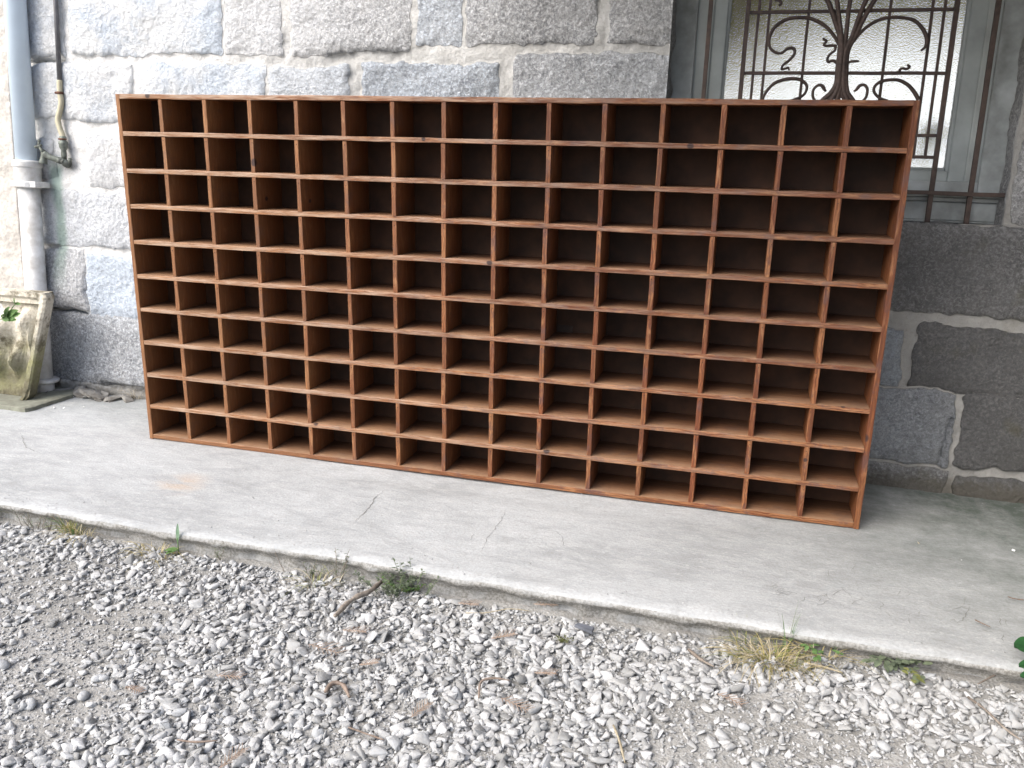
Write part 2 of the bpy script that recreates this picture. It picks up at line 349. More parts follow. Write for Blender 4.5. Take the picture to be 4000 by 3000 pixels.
def mobj(name, mb, m, parent=None, smooth=False, base=None, wallf=False, label=None, cat=None, group=None, kind=None, bevel=0, attrs=None):
    me = bpy.data.meshes.new(name)
    if parent is not None:
        p = parent; off = np.zeros(3)
        while p is not None: off += FR.get(p.name, 0) if p.parent is None else 0; p = p.parent
    else: off = np.array(base if base is not None else (0, 0, 0), float)
    V = np.array(mb.v, float).reshape(-1, 3) - off
    me.from_pydata(V.tolist(), [], mb.f)
    for mm in (m if isinstance(m, list) else [m]): me.materials.append(mm)
    if any(mb.mi): me.polygons.foreach_set('material_index', mb.mi)
    if mb.uv:
        ul = me.uv_layers.new(name='UVMap'); arr = np.zeros((len(me.loops), 2))
        for p in me.polygons:
            if p.index in mb.uv:
                for li, u in zip(p.loop_indices, mb.uv[p.index]): arr[li] = u
        ul.data.foreach_set('uv', arr.ravel())
    if attrs:
        for k, a in attrs.items():
            at = me.attributes.new(k, 'FLOAT', 'POINT'); at.data.foreach_set('value', np.asarray(a, np.float32))
    if smooth: me.polygons.foreach_set('use_smooth', [True]*len(me.polygons))
    me.update()
    o = bpy.data.objects.new(name, me); C.objects.link(o)
    if parent is not None: o.parent = parent
    else: place(o, off, wallf)
    setp(o, label, cat, group, kind)
    if bevel:
        md = o.modifiers.new('bevel', 'BEVEL'); md.width = bevel; md.segments = 2; md.limit_method = 'ANGLE'
    return o
def gridmesh(us, vs, fn, keep=None):
    U, V = np.meshgrid(us, vs); P = fn(U.ravel(), V.ravel()); nu = len(us); nv = len(vs)
    mb = MB(); mb.v = [tuple(p) for p in P]
    i, j = np.meshgrid(np.arange(nu-1), np.arange(nv-1)); i = i.ravel(); j = j.ravel()
    if keep is not None:
        k = keep((us[i]+us[i+1])/2, (vs[j]+vs[j+1])/2); i = i[k]; j = j[k]
    a = j*nu+i; mb.f = list(zip(a.tolist(), (a+1).tolist(), (a+nu+1).tolist(), (a+nu).tolist())); mb.mi = [0]*len(mb.f)
    return mb
def lines(*segs):                                # (start, end, step) pieces joined into one list of grid lines
    out = []
    for a, b, s in segs:
        k = max(1, int(round((b-a)/s))); out += [a+(b-a)*t/k for t in range(k)]
    out.append(segs[-1][1]); return np.array(out)

# ------------------------------------------------------------------ the stone wall
WL, WR, WB, WT = 1.502, 2.404, 0.742, 2.25        # window opening in the wall's frame
# (left, right, bottom, top, tone, blue, proud) of every stone, measured off the photograph
ST = [(-.69,-.532,1.174,1.50,.8,.5,1),(-.50,.076,1.180,1.50,.85,.9,1),(.096,.284,1.182,1.52,.75,.1,1),(.328,.722,1.182,1.50,.68,.1,1),  # left stones' tone raised to paint in the bright light there
      (.748,.888,1.204,1.50,.68,.7,1),(.908,1.282,1.204,1.52,.55,.2,1),(1.324,1.62,1.199,1.48,.52,.1,1),
      (-.69,-.268,.972,1.150,.9,.5,1),(-.244,.222,.974,1.144,.8,.8,1),(.238,.518,.992,1.143,.72,.6,1),(.567,1.010,.998,1.147,.62,.8,1),(1.060,1.60,1.006,1.172,.55,.35,1),
      (-.685,-.60,.77,.90,.7,.2,.6),(-.462,-.245,.752,.925,.7,.1,1),(-.225,.30,.75,.95,.6,.2,1),(.34,.80,.76,.965,.5,.3,1),(.84,1.28,.76,.97,.5,.2,1),(1.32,1.62,.76,.97,.5,.3,1),
      (-.69,-.28,.535,.728,.65,.3,1),(-.24,.22,.53,.72,.6,.3,1),(.26,.80,.53,.73,.5,.4,1),(.84,1.40,.53,.73,.5,.2,1),(1.44,2.02,.52,.728,.45,.3,1),(2.06,3.2,.500,.735,.20,.05,1),
      (-.70,-.512,.310,.520,.5,.1,1),(-.500,-.27,.304,.500,.75,.95,1.1),(-.23,.3,.31,.50,.5,.2,1),(.34,.9,.31,.5,.5,.2,1),(.94,1.5,.31,.5,.4,.2,1),(1.54,2.10,.30,.46,.4,.3,1),
      (2.12,2.206,.294,.441,.55,.9,1),(2.238,2.95,.292,.462,.0,0,1),
      (-.70,-.255,.045,.296,.42,.35,1),(-.22,.4,.03,.29,.45,.2,1),(.44,1.0,.03,.29,.45,.2,1),(1.04,1.6,.03,.28,.4,.2,1),(1.64,2.12,.03,.27,.4,.2,1),
      (2.14,2.352,.078,.280,.55,.6,1),(2.372,3.0,.086,.284,.04,0,1),(2.1,2.362,-.08,.062,.5,.1,.5),(2.386,3.0,-.08,.056,.1,0,.8),
      (2.42,2.9,.752,1.02,.35,.1,1),(2.405,3.1,1.04,1.30,.3,.1,1),(2.415,2.8,1.32,1.6,.3,.1,1)]
y0 = 1.52
k = 0
while y0 < 3.0:                                   # higher courses, above the frame
    hgt_ = .2 + .03*math.sin(k*2.1); x = -.69
    while x < 3.4:
        w = .28 + .3*random.random(); ST.append((x, x+w-.03, y0+.02, y0+hgt_, .4+.4*random.random(), random.random()*.6, 1)); x += w
    y0 += hgt_; k += 1
for row in range(16):                              # the bay to the right of the frame
    x = 3.0 + .1*(row % 2); zz = -.02 + row*.2
    while x < 5.6:
        w = .3+.3*random.random(); ST.append((x+.03, x+w, zz+.02, zz+.2, .3+.3*random.random(), random.random()*.3, 1)); x += w
def wallfn(u, w):
    n = len(u); best = np.full(n, -1.0); tone = np.full(n, .5); blue = np.zeros(n); amp = np.ones(n)
    wu = fbm(u, w, 7, 3, 5)*.018 + fbm(u, w, 40, 2, 9)*.010; ww = fbm(u, w, 7, 3, 25)*.018 + fbm(u, w, 40, 2, 29)*.010
    uu = u + wu; w2 = w + ww
    for (a, b_, c_, d_, t, bl, am) in ST:
        sel = (u > a-.05) & (u < b_+.05) & (w > c_-.05) & (w < d_+.05)
        if not sel.any(): continue
        x = uu[sel]; y = w2[sel]; r = .008
        dx = np.minimum(x-a, b_-x); dy = np.minimum(y-c_, d_-y)
        dx = dx+.004; dy = dy+.004; d = np.minimum(dx, dy); cc = (dx < r) & (dy < r)
        d = np.where(cc, r-np.hypot(r-dx, r-dy), d)
        idx = np.where(sel)[0]; up = d > best[idx]
        best[idx[up]] = d[up]; tone[idx[up]] = t; blue[idx[up]] = bl; amp[idx[up]] = am
    m_ = np.clip((best+.003)/.008, 0, 1); m_ = m_*m_*(3-2*m_)
    rise = np.clip(best/.030, 0, 1)**.5
    rough = fbm(u, w, 5, 3, 41)*.020 + fbm(u, w, 38, 2, 61)*.0030 + fbm(u, w, 105, 1, 71)*.0042
    mort = .000 + fbm(u, w, 12, 4, 81)*.014 + fbm(u, w, 85, 1, 91)*.002
    hgt = m_*(-.003 - .008*rise*amp + rough*np.clip(rise+.35, 0, 1)) + (1-m_)*mort
    # open, dark joints: under the lowest courses on the left and around stones where the mortar fell out
    gap = np.exp(-((w-.301+fbm(u, u*0, 14, 2, 3)*.012)/.007)**2)*np.clip((-.50-u)/.03, 0, 1)
    gap += .8*np.exp(-((w-.532)/.006)**2)*np.clip((-.60-u)/.03, 0, 1) + np.exp(-((w-1.163)/.005)**2)*np.clip((-.53-u)/.02, 0, 1)*np.clip((u+.70)/.02, 0, 1)
    gap += np.exp(-((u-2.336-(w-.1)*.12)/.0035)**2)*((w > .08) & (w < .22))*.5
    gap += .9*np.exp(-((w-.045-(u+.55)*-.04)/.010)**2)*np.clip((u+.47)/.03, 0, 1)*np.clip((-.2-u)/.03, 0, 1)
    hgt = hgt + gap*.035
    return hgt, m_, tone + fbm(u, w, 2.5, 3, 99)*.35, blue
us = lines((-6, -1.3, .3), (-1.3, -.76, .05), (-.76, -.2, .0045), (-.2, 1.25, .0055), (1.25, WL, .0055), (WL, WR, .0055), (WR, 2.75, .005), (2.75, 3.4, .02), (3.4, 5.6, .08))
ws = lines((-.12, 0, .02), (0, .55, .0048), (.55, WB, .005), (WB, 1.42, .005), (1.42, WT, .02), (WT, 3.0, .06))
def fwall(U, V):
    h, a, b_, c_ = wallfn(U, V); fwall.at = (a, b_, c_)
    # keep the arris of the window opening tidy
    return np.stack([U, h, V], 1)
mb = gridmesh(us, ws, fwall, keep=lambda u, w: ~((u > WL) & (u < WR) & (w > WB) & (w < WT)))
A = [x.copy() for x in fwall.at]
# reveals: the cut faces of the opening, joined into the same mesh
V = np.array(mb.v); nu = len(us)
def strip(idx, dirn):
    o = len(mb.v); L = []
    for q in range(1, 9):
        for k in idx:
            p = V[k].copy(); t = q/8; p[1] = p[1]*(1-t) + .19*t
            p += np.array(dirn)*float(fbm(p[0]*1.0+p[2], p[1], 22, 3, 7)*.010 + fbm(p[0]+p[2], p[1], 80, 1, 8)*.004)*min(1, t*4)
            L.append(tuple(p))
    mb.v.extend(L)
    for j in range(3): A[j] = np.concatenate([A[j], np.full(len(L), (.85, .35, .1)[j])])
    n_ = len(idx); rows = [list(idx)] + [list(range(o+q*n_, o+(q+1)*n_)) for q in range(8)]
    for q in range(8):
        for k in range(n_-1):
            mb.f.append((rows[q][k], rows[q][k+1], rows[q+1][k+1], rows[q+1][k])); mb.mi.append(0)
iL = int(np.argmin(abs(us-WL))); iR = int(np.argmin(abs(us-WR))); jB = int(np.argmin(abs(ws-WB))); jT = int(np.argmin(abs(ws-WT)))
strip([j*nu+iL for j in range(jB, jT+1)], (1, 0, 0)); strip([j*nu+iR for j in range(jB, jT+1)], (-1, 0, 0))
strip([jB*nu+i for i in range(iL, iR+1)], (0, 0, 1)); strip([jT*nu+i for i in range(iL, iR+1)], (0, 0, -1))
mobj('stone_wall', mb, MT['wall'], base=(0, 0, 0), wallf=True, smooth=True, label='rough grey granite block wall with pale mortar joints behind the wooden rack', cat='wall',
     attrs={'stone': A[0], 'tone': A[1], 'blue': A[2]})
# plastered pier at the left, behind the drainpipe
pu = lines((-2.6, -1.1, .08), (-1.1, -.748, .008)); pw = lines((-.02, 1.5, .008), (1.5, 3.0, .1))
mb = gridmesh(pu, pw, lambda u, w: np.stack([u + 0*w, -.030 + fbm(u, w, 4, 3, 3)*.012 + fbm(u, w, 50, 3, 4)*.005, w], 1))
n0 = len(mb.v); e = [j*len(pu)+len(pu)-1 for j in range(len(pw))]
mb.v += [(mb.v[i][0]+.004, .05, mb.v[i][2]) for i in e]
for j in range(len(pw)-1): mb.f.append((e[j], n0+j, n0+j+1, e[j+1])); mb.mi.append(0)
mobj('plaster_pier', mb, MT['plaster'], base=(0, 0, 0), wallf=True, smooth=True, label='cream rough plastered pier at the left end of the stone wall', cat='pier')

# ------------------------------------------------------------------ pavement, ground, gravel
def edge_y(x): return -.537 + fbm(x, x*0, 2, 3, 2)*.012 + fbm(x, x*0, 22, 2, 4)*.004
xs = lines((-5, -1.4, .2), (-1.4, 3.0, .014), (3.0, 6, .1)); ts = lines((0, .30, .03), (.30, .80, .05), (.80, 1, .02))
prof = np.array([(.010, -.09), (.020, -.045), (.012, -.032), (.002, -.024), (-.003, -.016), (-.001, -.008), (.004, -.0035), (.022, -.0005)])
def fslab(U, V):
    P = []
    for x, t in zip(U, V): P.append((x, t))
    return P
rows = []; Xs = xs; ey = edge_y(Xs)
for dy, z in prof:
    j = fbm(Xs, Xs*0+z*12, 24, 3, 14)*(.014 if z < -.02 else .003)
    rows.append(np.stack([Xs, ey+dy+j, z+fbm(Xs, Xs*0, 14, 2, 15)*(.003 if z < -.002 else .001)], 1))
for t in [.014]+list(np.linspace(.04, .93, 56)):
    y = ey + .02 + t*(.93); rows.append(np.stack([Xs, y, fbm(Xs, y, 3, 3, 20)*.003 - .0055*np.exp(-((Xs-1.15)/.65)**2)*np.clip((y+.14)/.06, 0, 1)], 1))
V = np.concatenate(rows); nu = len(Xs); mb = MB(); mb.v = [tuple(p) for p in V]
for j in range(len(rows)-1):
    for i in range(nu-1): a = j*nu+i; mb.f.append((a, a+1, a+nu+1, a+nu)); mb.mi.append(0)
pave = mobj('pavement', mb, MT['concrete'], smooth=True, kind='structure')
# cracks in the pavement
def crack(pxs, w, nm='crack'):
    P = [np.array(fl(x, y)) for x, y in pxs]; Q = [P[0]]
    for a, b_ in zip(P[:-1], P[1:]):
        k = max(2, int(np.linalg.norm(b_-a)/.008))
        for i in range(1, k+1): Q.append(a+(b_-a)*i/k + (rng.normal(0, .0016, 3)*[1, 1, 0] if i < k else 0))
    mb = MB(); L = []; k = len(Q); w *= .62
    for i, p in enumerate(Q):
        t = Q[min(i+1, k-1)]-Q[max(i-1, 0)]; t = t/np.linalg.norm(t); nn = np.array([-t[1], t[0], 0]); ww = w*(.35+.9*rng.random())*min(1, 4*min(i+.3, k-1-i+.3)/k)
        z = float(fbm(p[0], p[1], 3, 3, 20)*.003)+.0012
        L += [(*(p+nn*ww)[:2], z), (*(p-nn*ww)[:2], z)]
    mb.add(L, [(2*i, 2*i+1, 2*i+3, 2*i+2) for i in range(k-1)])
    return mobj(nm, mb, MT['crack'], parent=pave)
crack([(1528, 1905), (1475, 1935), (1440, 1985), (1372, 2052)], .0014)
crack([(1980, 1985), (1960, 2030), (1935, 2065), (1905, 2100), (1880, 2160)], .0009)
crack([(2170, 2075), (2195, 2095), (2205, 2135)], .0010)
crack([(1850, 2085), (1838, 2110)], .0009)
crack([(3240, 2330), (3290, 2300), (3330, 2335), (3395, 2345)], .0011)
crack([(3700, 2385), (3755, 2370), (3830, 2395)], .0010); crack([(3745, 2440), (3790, 2370)], .0010)
crack([(80, 1690), (100, 1745), (170, 1780)], .0014)
for k_ in range(34):
    x, y = rng.uniform(2950, 3950), rng.uniform(2200, 2520); y = min(y, 2290+(x-2950)*.19)
    a_ = rng.random()*6.28; pts_ = [(x, y)]
    for j_ in range(3): a_ += rng.normal(0, .9); pts_.append((pts_[-1][0]+math.cos(a_)*22, pts_[-1][1]+math.sin(a_)*12))
    crack(pts_, .0008)
# ground: one sheet to the horizon, finely shaped where it is near
GZ = -.052
gx = lines((-60, -10, 5), (-10, -1.8, .4), (-1.8, 3.2, .02), (3.2, 12, .4), (12, 60, 5)); gy = lines((-60, -10, 5), (-10, -2.0, .4), (-2.0, -.50, .018), (-.5, 12, .5), (12, 60, 6))
def gz(x, y): return GZ + fbm(x, y, 1.5, 3, 51)*.022 + fbm(x, y, 14, 3, 52)*.008
mb = gridmesh(gx, gy, lambda u, v: np.stack([u, v, np.where(v > -.45, -.10, gz(u, v))], 1))
mobj('ground', mb, MT['soil'], smooth=True, kind='structure')
def hulls(nv, npts, flat, smooth_pebble=False):
    out = []
    for _ in range(nv):
        bm = bmesh.new()
        if smooth_pebble:
            bmesh.ops.create_icosphere(bm, subdivisions=2, radius=1)
            for v in bm.verts: v.co = Vector((v.co.x, v.co.y*.72, v.co.z*.5))
        else:
            for _k in range(npts):
                p = rng.normal(size=3); p /= np.linalg.norm(p); p = np.sign(p)*np.abs(p)**.7; p *= (.75+.35*rng.random())
                bm.verts.new((p[0], p[1]*(.55+.35*rng.random()), p[2]*flat*(.8+.4*rng.random())))
            r = bmesh.ops.convex_hull(bm, input=bm.verts)
            bmesh.ops.delete(bm, geom=[e for e in r['geom_interior'] if isinstance(e, bmesh.types.BMVert)], context='VERTS')
            bmesh.ops.bevel(bm, geom=bm.edges[:], offset=.035, segments=1, affect='EDGES')
            bmesh.ops.triangulate(bm, faces=bm.faces[:])
        bm.verts.ensure_lookup_table()
        V = np.array([v.co[:] for v in bm.verts]); F = np.array([[v.index for v in f.verts] for f in bm.faces]); bm.free(); out.append((V, F))
    return out
def rotm(a, b_, c_):
    ca, sa, cb, sb, cc, sc = math.cos(a), math.sin(a), math.cos(b_), math.sin(b_), math.cos(c_), math.sin(c_)
    return np.array([[ca, -sa, 0], [sa, ca, 0], [0, 0, 1]]) @ np.array([[1, 0, 0], [0, cb, -sb], [0, sb, cb]]) @ np.array([[cc, 0, sc], [0, 1, 0], [-sc, 0, cc]])
big = hulls(18, 12, .38); sml = hulls(8, 8, .5); peb = hulls(2, 0, 1, True)
def low(V): return V
VV = []; FF = []; TT = []; HH = []; off = 0
def sprinkle(n, r0, r1, shapes, lift, dens, tilt=.45, xr=(-1.25, 2.95), yr=(-1.85, -.545), smooth=False):
    global off
    X = rng.uniform(*xr, n); Y = rng.uniform(*yr, n); d = fbm(X, Y, 2.2, 3, 77)+fbm(X, Y, 9, 2, 78)*.5
    p = dens(X, Y, d); keep = (rng.random(n) < p) & (Y < edge_y(X)-.004 + .0); X, Y = X[keep], Y[keep]; Z = gz(X, Y)
    for x, y, z in zip(X, Y, Z):
        V, F = shapes[rng.integers(len(shapes))]
        r = r0*(r1/r0)**(rng.random()**1.7)
        rt = rotm(rng.random()*6.28, rng.normal(0, tilt), rng.normal(0, tilt))
        P = (V*r) @ rt.T; P += (x, y, z + r*lift)
        VV.append(P); FF.append(F+off); off += len(P); TT.append(np.full(len(P), np.clip(rng.normal(.55, .28), 0, 1))); HH.append(np.full(len(P), (.88+.12*rng.random()*.9) if smooth else rng.random()*.93))
clump = lambda lo, hi: (lambda X, Y, d: np.clip((d+.12+.34*np.clip((X-.1)/1.3, 0, 1)-.10*(Y > -.66)*(X > .2))*6, lo, hi))
sprinkle(36000, .0052, .0145, big, .30, clump(.40, 1), tilt=.38)
sprinkle(17000, .0095, .0205, big, .34, lambda X, Y, d: np.clip((d+.16+.25*(X > .9))*5, .08, 1)*np.clip(.06+.95*(X-.35)/1.3, .05, 1)*np.clip((-.585-Y)/.03, 0, 1))
sprinkle(80000, .0024, .0062, sml, .3, clump(.6, 1), xr=(-1.1, 2.8), yr=(-1.6, -.542))
sprinkle(380, .008, .016, peb, .42, lambda X, Y, d: np.clip(.3+.7*(X+.5)/2, .2, 1), .25, smooth=True)
for k_ in range(420):                             # grit kicked up on to the pavement
    x = rng.uniform(-.9, 2.6); y = float(edge_y(np.array([x]))[0])+.012+abs(rng.normal(0, .035 if k_ < 300 else .35)); y = min(y, .28)
    V_, F_ = sml[rng.integers(len(sml))]; r_ = .0009+.0022*rng.random()**2; P = (V_*r_) @ rotm(rng.random()*6.28, 0, 0).T + (x, y, r_*.4+float(fbm(x, y, 3, 3, 20)*.003)-.0003)
    VV.append(P); FF.append(F_+off); off += len(P); TT.append(np.full(len(P), rng.random()*.8)); HH.append(np.full(len(P), rng.random()*.9))
V = np.concatenate(VV); F = np.concatenate(FF)
me = bpy.data.meshes.new('gravel'); me.vertices.add(len(V)); me.vertices.foreach_set('co', V.astype(np.float32).ravel())
me.loops.add(F.size); me.loops.foreach_set('vertex_index', F.astype(np.int32).ravel()); me.polygons.add(len(F)); me.polygons.foreach_set('loop_start', np.arange(0, F.size, 3, dtype=np.int32))
me.update(calc_edges=True); me.validate()
for k_, a_ in (('tone', TT), ('hue', HH)):
    at = me.attributes.new(k_, 'FLOAT', 'POINT'); at.data.foreach_set('value', np.concatenate(a_).astype(np.float32))
me.materials.append(MT['gravel'])
go = bpy.data.objects.new('gravel', me); C.objects.link(go); setp(go, kind='stuff', label='pale crushed limestone gravel scattered over the yard in front of the pavement', cat='gravel')

# ------------------------------------------------------------------ the pigeonhole rack
W, H, D, T = 2.10, 1.0317, .126, .0125
CX = [.1441, .2843, .4264, .5647, .7055, .8444, .9846, 1.1228, 1.2619, 1.4009, 1.5394, 1.6801, 1.8159, 1.9557]
RZ = [.9235, .8215, .7202, .6162, .5148, .4138, .3110, .2095, .1065]
cab = thing('pigeonhole_rack', 'long brown stained pine pigeonhole rack of ten rows by fifteen compartments standing on the pavement', 'rack', (0, 0, 0))
def beam(mb, ax, a, b_, c, tc, y0, y1, seed, jit=.0007, ch=.0011, step=.03):
    # board running along ax ('x' or 'z') from a to b_, centred on c across its thickness tc, from y0 (front) to y1 (back)
    k = max(2, int((b_-a)/step)); uo = random.random()*9; vo = random.random()*9; h = tc/2
    sec = [(-h+ch, y0), (h-ch, y0), (h, y0+ch), (h, y1), (-h, y1), (-h, y0+ch)]
    per = [0]; 
    for i in range(6):
        p, q = sec[i], sec[(i+1) % 6]; per.append(per[-1]+math.hypot(p[0]-q[0], p[1]-q[1]))
    vs = []
    for i in range(k+1):
        t = a+(b_-a)*i/k
        for j, (s, y) in enumerate(sec):
            jj = 1 if j in (0, 1, 2, 5) else 0
            ds = float(fbm(t, seed*3.1+s*400, 16, 3, 5))*jit*2*jj; dy = abs(float(fbm(t, seed*1.7+j, 24, 2, 6)))*jit*2*jj
            bow = float(fbm(t, seed*7.3, 1.3, 2, 8))*.0022 if (b_-a) > .5 else 0
            vs.append((t, y+dy, c+s+ds+bow) if ax == 'x' else (c+s+ds+bow, y+dy, t))
    fs = []; uv = []
    for i in range(k):
        for j in range(6):
            j2 = (j+1) % 6; t0 = a+(b_-a)*i/k; t1 = a+(b_-a)*(i+1)/k
            f = (i*6+j, i*6+j2, (i+1)*6+j2, (i+1)*6+j); u = [(t0+uo, per[j]+vo), (t0+uo, per[j+1]+vo), (t1+uo, per[j+1]+vo), (t1+uo, per[j]+vo)]
            if ax == 'x': f = f[::-1]; u = u[::-1]
            fs.append(f); uv.append(u)
    e0 = tuple(range(6)); e1 = tuple(k*6+j for j in range(6)); 
    for e in (e0[::-1], e1): 
        e = e if ax == 'z' else e[::-1]
        fs.append(e); uv.append([(uo+sec[i % 6][0], vo+sec[i % 6][1]) for i in e])
    mb.add(vs, fs, uv)
g_ = .0003
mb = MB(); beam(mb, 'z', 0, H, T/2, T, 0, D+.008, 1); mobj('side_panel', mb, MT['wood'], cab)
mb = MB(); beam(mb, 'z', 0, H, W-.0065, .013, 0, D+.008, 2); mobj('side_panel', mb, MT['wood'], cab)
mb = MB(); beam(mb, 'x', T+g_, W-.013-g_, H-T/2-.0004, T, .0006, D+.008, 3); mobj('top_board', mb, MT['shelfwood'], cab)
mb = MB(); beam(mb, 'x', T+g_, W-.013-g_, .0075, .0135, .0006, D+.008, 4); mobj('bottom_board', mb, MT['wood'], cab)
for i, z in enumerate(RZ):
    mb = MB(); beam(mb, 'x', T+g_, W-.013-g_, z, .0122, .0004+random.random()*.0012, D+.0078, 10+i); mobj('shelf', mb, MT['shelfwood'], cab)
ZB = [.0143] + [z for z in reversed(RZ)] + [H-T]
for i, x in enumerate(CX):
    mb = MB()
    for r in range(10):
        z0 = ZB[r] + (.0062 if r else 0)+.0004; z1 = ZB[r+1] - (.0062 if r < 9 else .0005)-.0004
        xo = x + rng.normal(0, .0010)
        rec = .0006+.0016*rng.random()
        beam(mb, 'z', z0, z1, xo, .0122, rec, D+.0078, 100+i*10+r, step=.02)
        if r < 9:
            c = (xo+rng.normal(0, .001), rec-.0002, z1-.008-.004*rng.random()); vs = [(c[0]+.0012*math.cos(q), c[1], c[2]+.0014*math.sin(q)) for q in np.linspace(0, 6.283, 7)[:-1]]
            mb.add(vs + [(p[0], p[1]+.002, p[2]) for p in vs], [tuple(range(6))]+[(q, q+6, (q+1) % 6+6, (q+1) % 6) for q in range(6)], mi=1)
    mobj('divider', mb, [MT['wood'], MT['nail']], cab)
mb = MB(); mb.box((.0012, D+.0084, .0012), (W-.0012, D+.015, H-.0012))
k0 = len(mb.f); 
for fi, f in enumerate(mb.f): mb.uv[fi] = [(mb.v[i][2]+3.3, mb.v[i][0]) for i in f]
mobj('back_panel', mb, MT['backwood'], cab)
# dark card label left in one compartment
mb = MB(); p = vp(2207, 1285, .125); mb.box((p[0]-.022, .1265, p[2]-.010), (p[0]+.022, .1275, p[2]+.010)); mobj('paper_label', mb, MT['nail'], cab, label='small dark paper label stuck inside a compartment')

# ------------------------------------------------------------------ window
win = thing('window', 'pale grey green painted window with hammered glass set deep in the wall', 'window', (1.953, .14, WB), True)
def ring(mb, u0, u1, w0, w1, t, n0, n1):        # rectangular frame, mitred look
    mb.box((u0, n0, w0), (u0+t, n1, w1)); mb.box((u1-t, n0, w0), (u1, n1, w1)); mb.box((u0+t, n0+.0004, w0), (u1-t, n1, w0+t)); mb.box((u0+t, n0+.0004, w1-t), (u1-t, n1, w1))
# depth of each layer is measured from the wall face
mb = MB(); ring(mb, 1.494, 2.420, .785, 2.24, .070, .090, .17); mobj('outer_frame', mb, MT['paint_dirty'], win, bevel=.003)
mb = MB(); ring(mb, 1.558, 2.366, .805, 2.20, .050, .104, .165); mobj('inner_frame', mb, MT['paint'], win, bevel=.004)
mb = MB(); ring(mb, 1.600, 2.322, .837, 2.16, .047, .112, .150)
ring(mb, 1.640, 2.280, .878, 2.12, .014, .118, .140)
sash = mobj('sash', mb, MT['paint'], win, bevel=.004)
mb = MB(); mb.box((1.650, .126, .884), (2.274, .131, 2.11)); mobj('glass_pane', mb, MT['glass'], sash)
mb = MB(); mb.box((1.512, .058, .812), (2.44, .112, .826)); mb.box((1.512, .070, .800), (2.44, .108, .8115)); mobj('weather_bar', mb, MT['paint_dirty'], win, bevel=.003)
mb = MB(); mb.box((1.506, .080, .750), (2.402, .12, .7995)); mb.box((1.506, .074, .744), (2.402, .095, .7495)); mobj('sill_board', mb, MT['paint_dirty'], win, bevel=.003)
mb = MB(); q = wl(3665, 734, .105); mb.box((q[0]-.014, .1036, q[2]-.002), (q[0]+.014, .1045, q[2]+.002)); mobj('drain_slot', mb, MT['nail'], win)

# ------------------------------------------------------------------ ironwork in front of the window
GN = .045
gri = thing('window_grille', 'rusty brown wrought iron grille with curling scrolls in front of the window', 'grille', (1.953, GN, WB), True)
def W3(px, py, n=GN): return wl(px, py, n)
def bar(nm, u0, w0, u1, w1, r, n=GN):
    mb = MB(); k = 14; pts = [(u0+(u1-u0)*i/k+rng.normal(0, .0003), n, w0+(w1-w0)*i/k+rng.normal(0, .0003)) for i in range(k+1)]
    mb.tube(pts, r*1.32, 4); return mobj(nm, mb, MT['ironwork'], gri, smooth=False, bevel=.0012)
uA = W3(2779, 0)[0]; uB = W3(3905, 0)[0]; top = 2.22
bar('upright_bar', uA, WB-.004, uA, top, .0062); bar('upright_bar', uB-.002, WB-.004, uB, top, .0066)
uC = W3(3742, 0)[0]; uG = W3(2926, 0)[0]
bar('upright_bar', uC, WB-.004, uC, top, .0066, GN+.001); 
bar('upright_bar', uG, WB-.004, uG, top, .0064, GN+.001)
wH = (W3(3551, 752)[2]+W3(3939, 764)[2])/2
bar('cross_bar', WL-.01, wH, WR+.012, wH, .0058, GN-.006)
wh2 = W3(3300, 285)[2]; wh1 = W3(3300, 42)[2]; wh3 = W3(3600, 528)[2]; wh4 = W3(3600, 614)[2]
for w_ in (wh1, wh2, wh3, wh4, 1.55, 1.80, 2.05): bar('cross_bar', uG, w_, uC, w_, .0046, GN+.004)
us_ = [W3(x, 0)[0] for x in (2969, 3011, 3165, 3484, 3650, 3698)]; usm = W3(3320, 0)[0]
for u_ in us_: bar('inner_bar', u_, wh4, u_, top-.02, .0040, GN+.008)
def scroll(px, r, nm='scroll', n=GN-.004, k=7, mt='ironwork'):
    P = catmull([W3(x, y, n) for x, y in px], k); L = len(P)
    if hasattr(r, '__len__'): rr = np.interp(np.linspace(0, 1, L), np.linspace(0, 1, len(r)), r)
    else: rr = [r]*L
    mb = MB(); mb.tube(P, np.array(rr)*(1.35 if nm == 'stem' else 1.0), 8); return mobj(nm, mb, MT[mt], gri, smooth=True)
s1 = .36166
def a1(L): return [(2550+x*s1, y*s1) for x, y in L]
def a2(L): return [(3200+x*s1, y*s1) for x, y in L]
# left big scroll with its wavy tail
scroll(a1([(2010, 480), (1960, 390), (1860, 280), (1720, 205), (1600, 190), (1480, 200), (1370, 250), (1290, 330), (1258, 430), (1265, 510), (1320, 565), (1390, 572), (1460, 525), (1520, 525), (1530, 580), (1480, 645), (1410, 700), (1392, 745), (1430, 742), (1462, 730), (1472, 760)]), [.0045, .005, .005, .005, .0042, .0040, .0046, .0038, .0034, .0025])
# right big scroll
scroll(a2([(370, 450), (430, 370), (530, 280), (650, 215), (760, 190), (880, 190), (1000, 210), (1080, 265), (1140, 350), (1165, 430), (1150, 500), (1100, 548)]), [.0045, .005, .0045, .0045, .005, .006, .003])
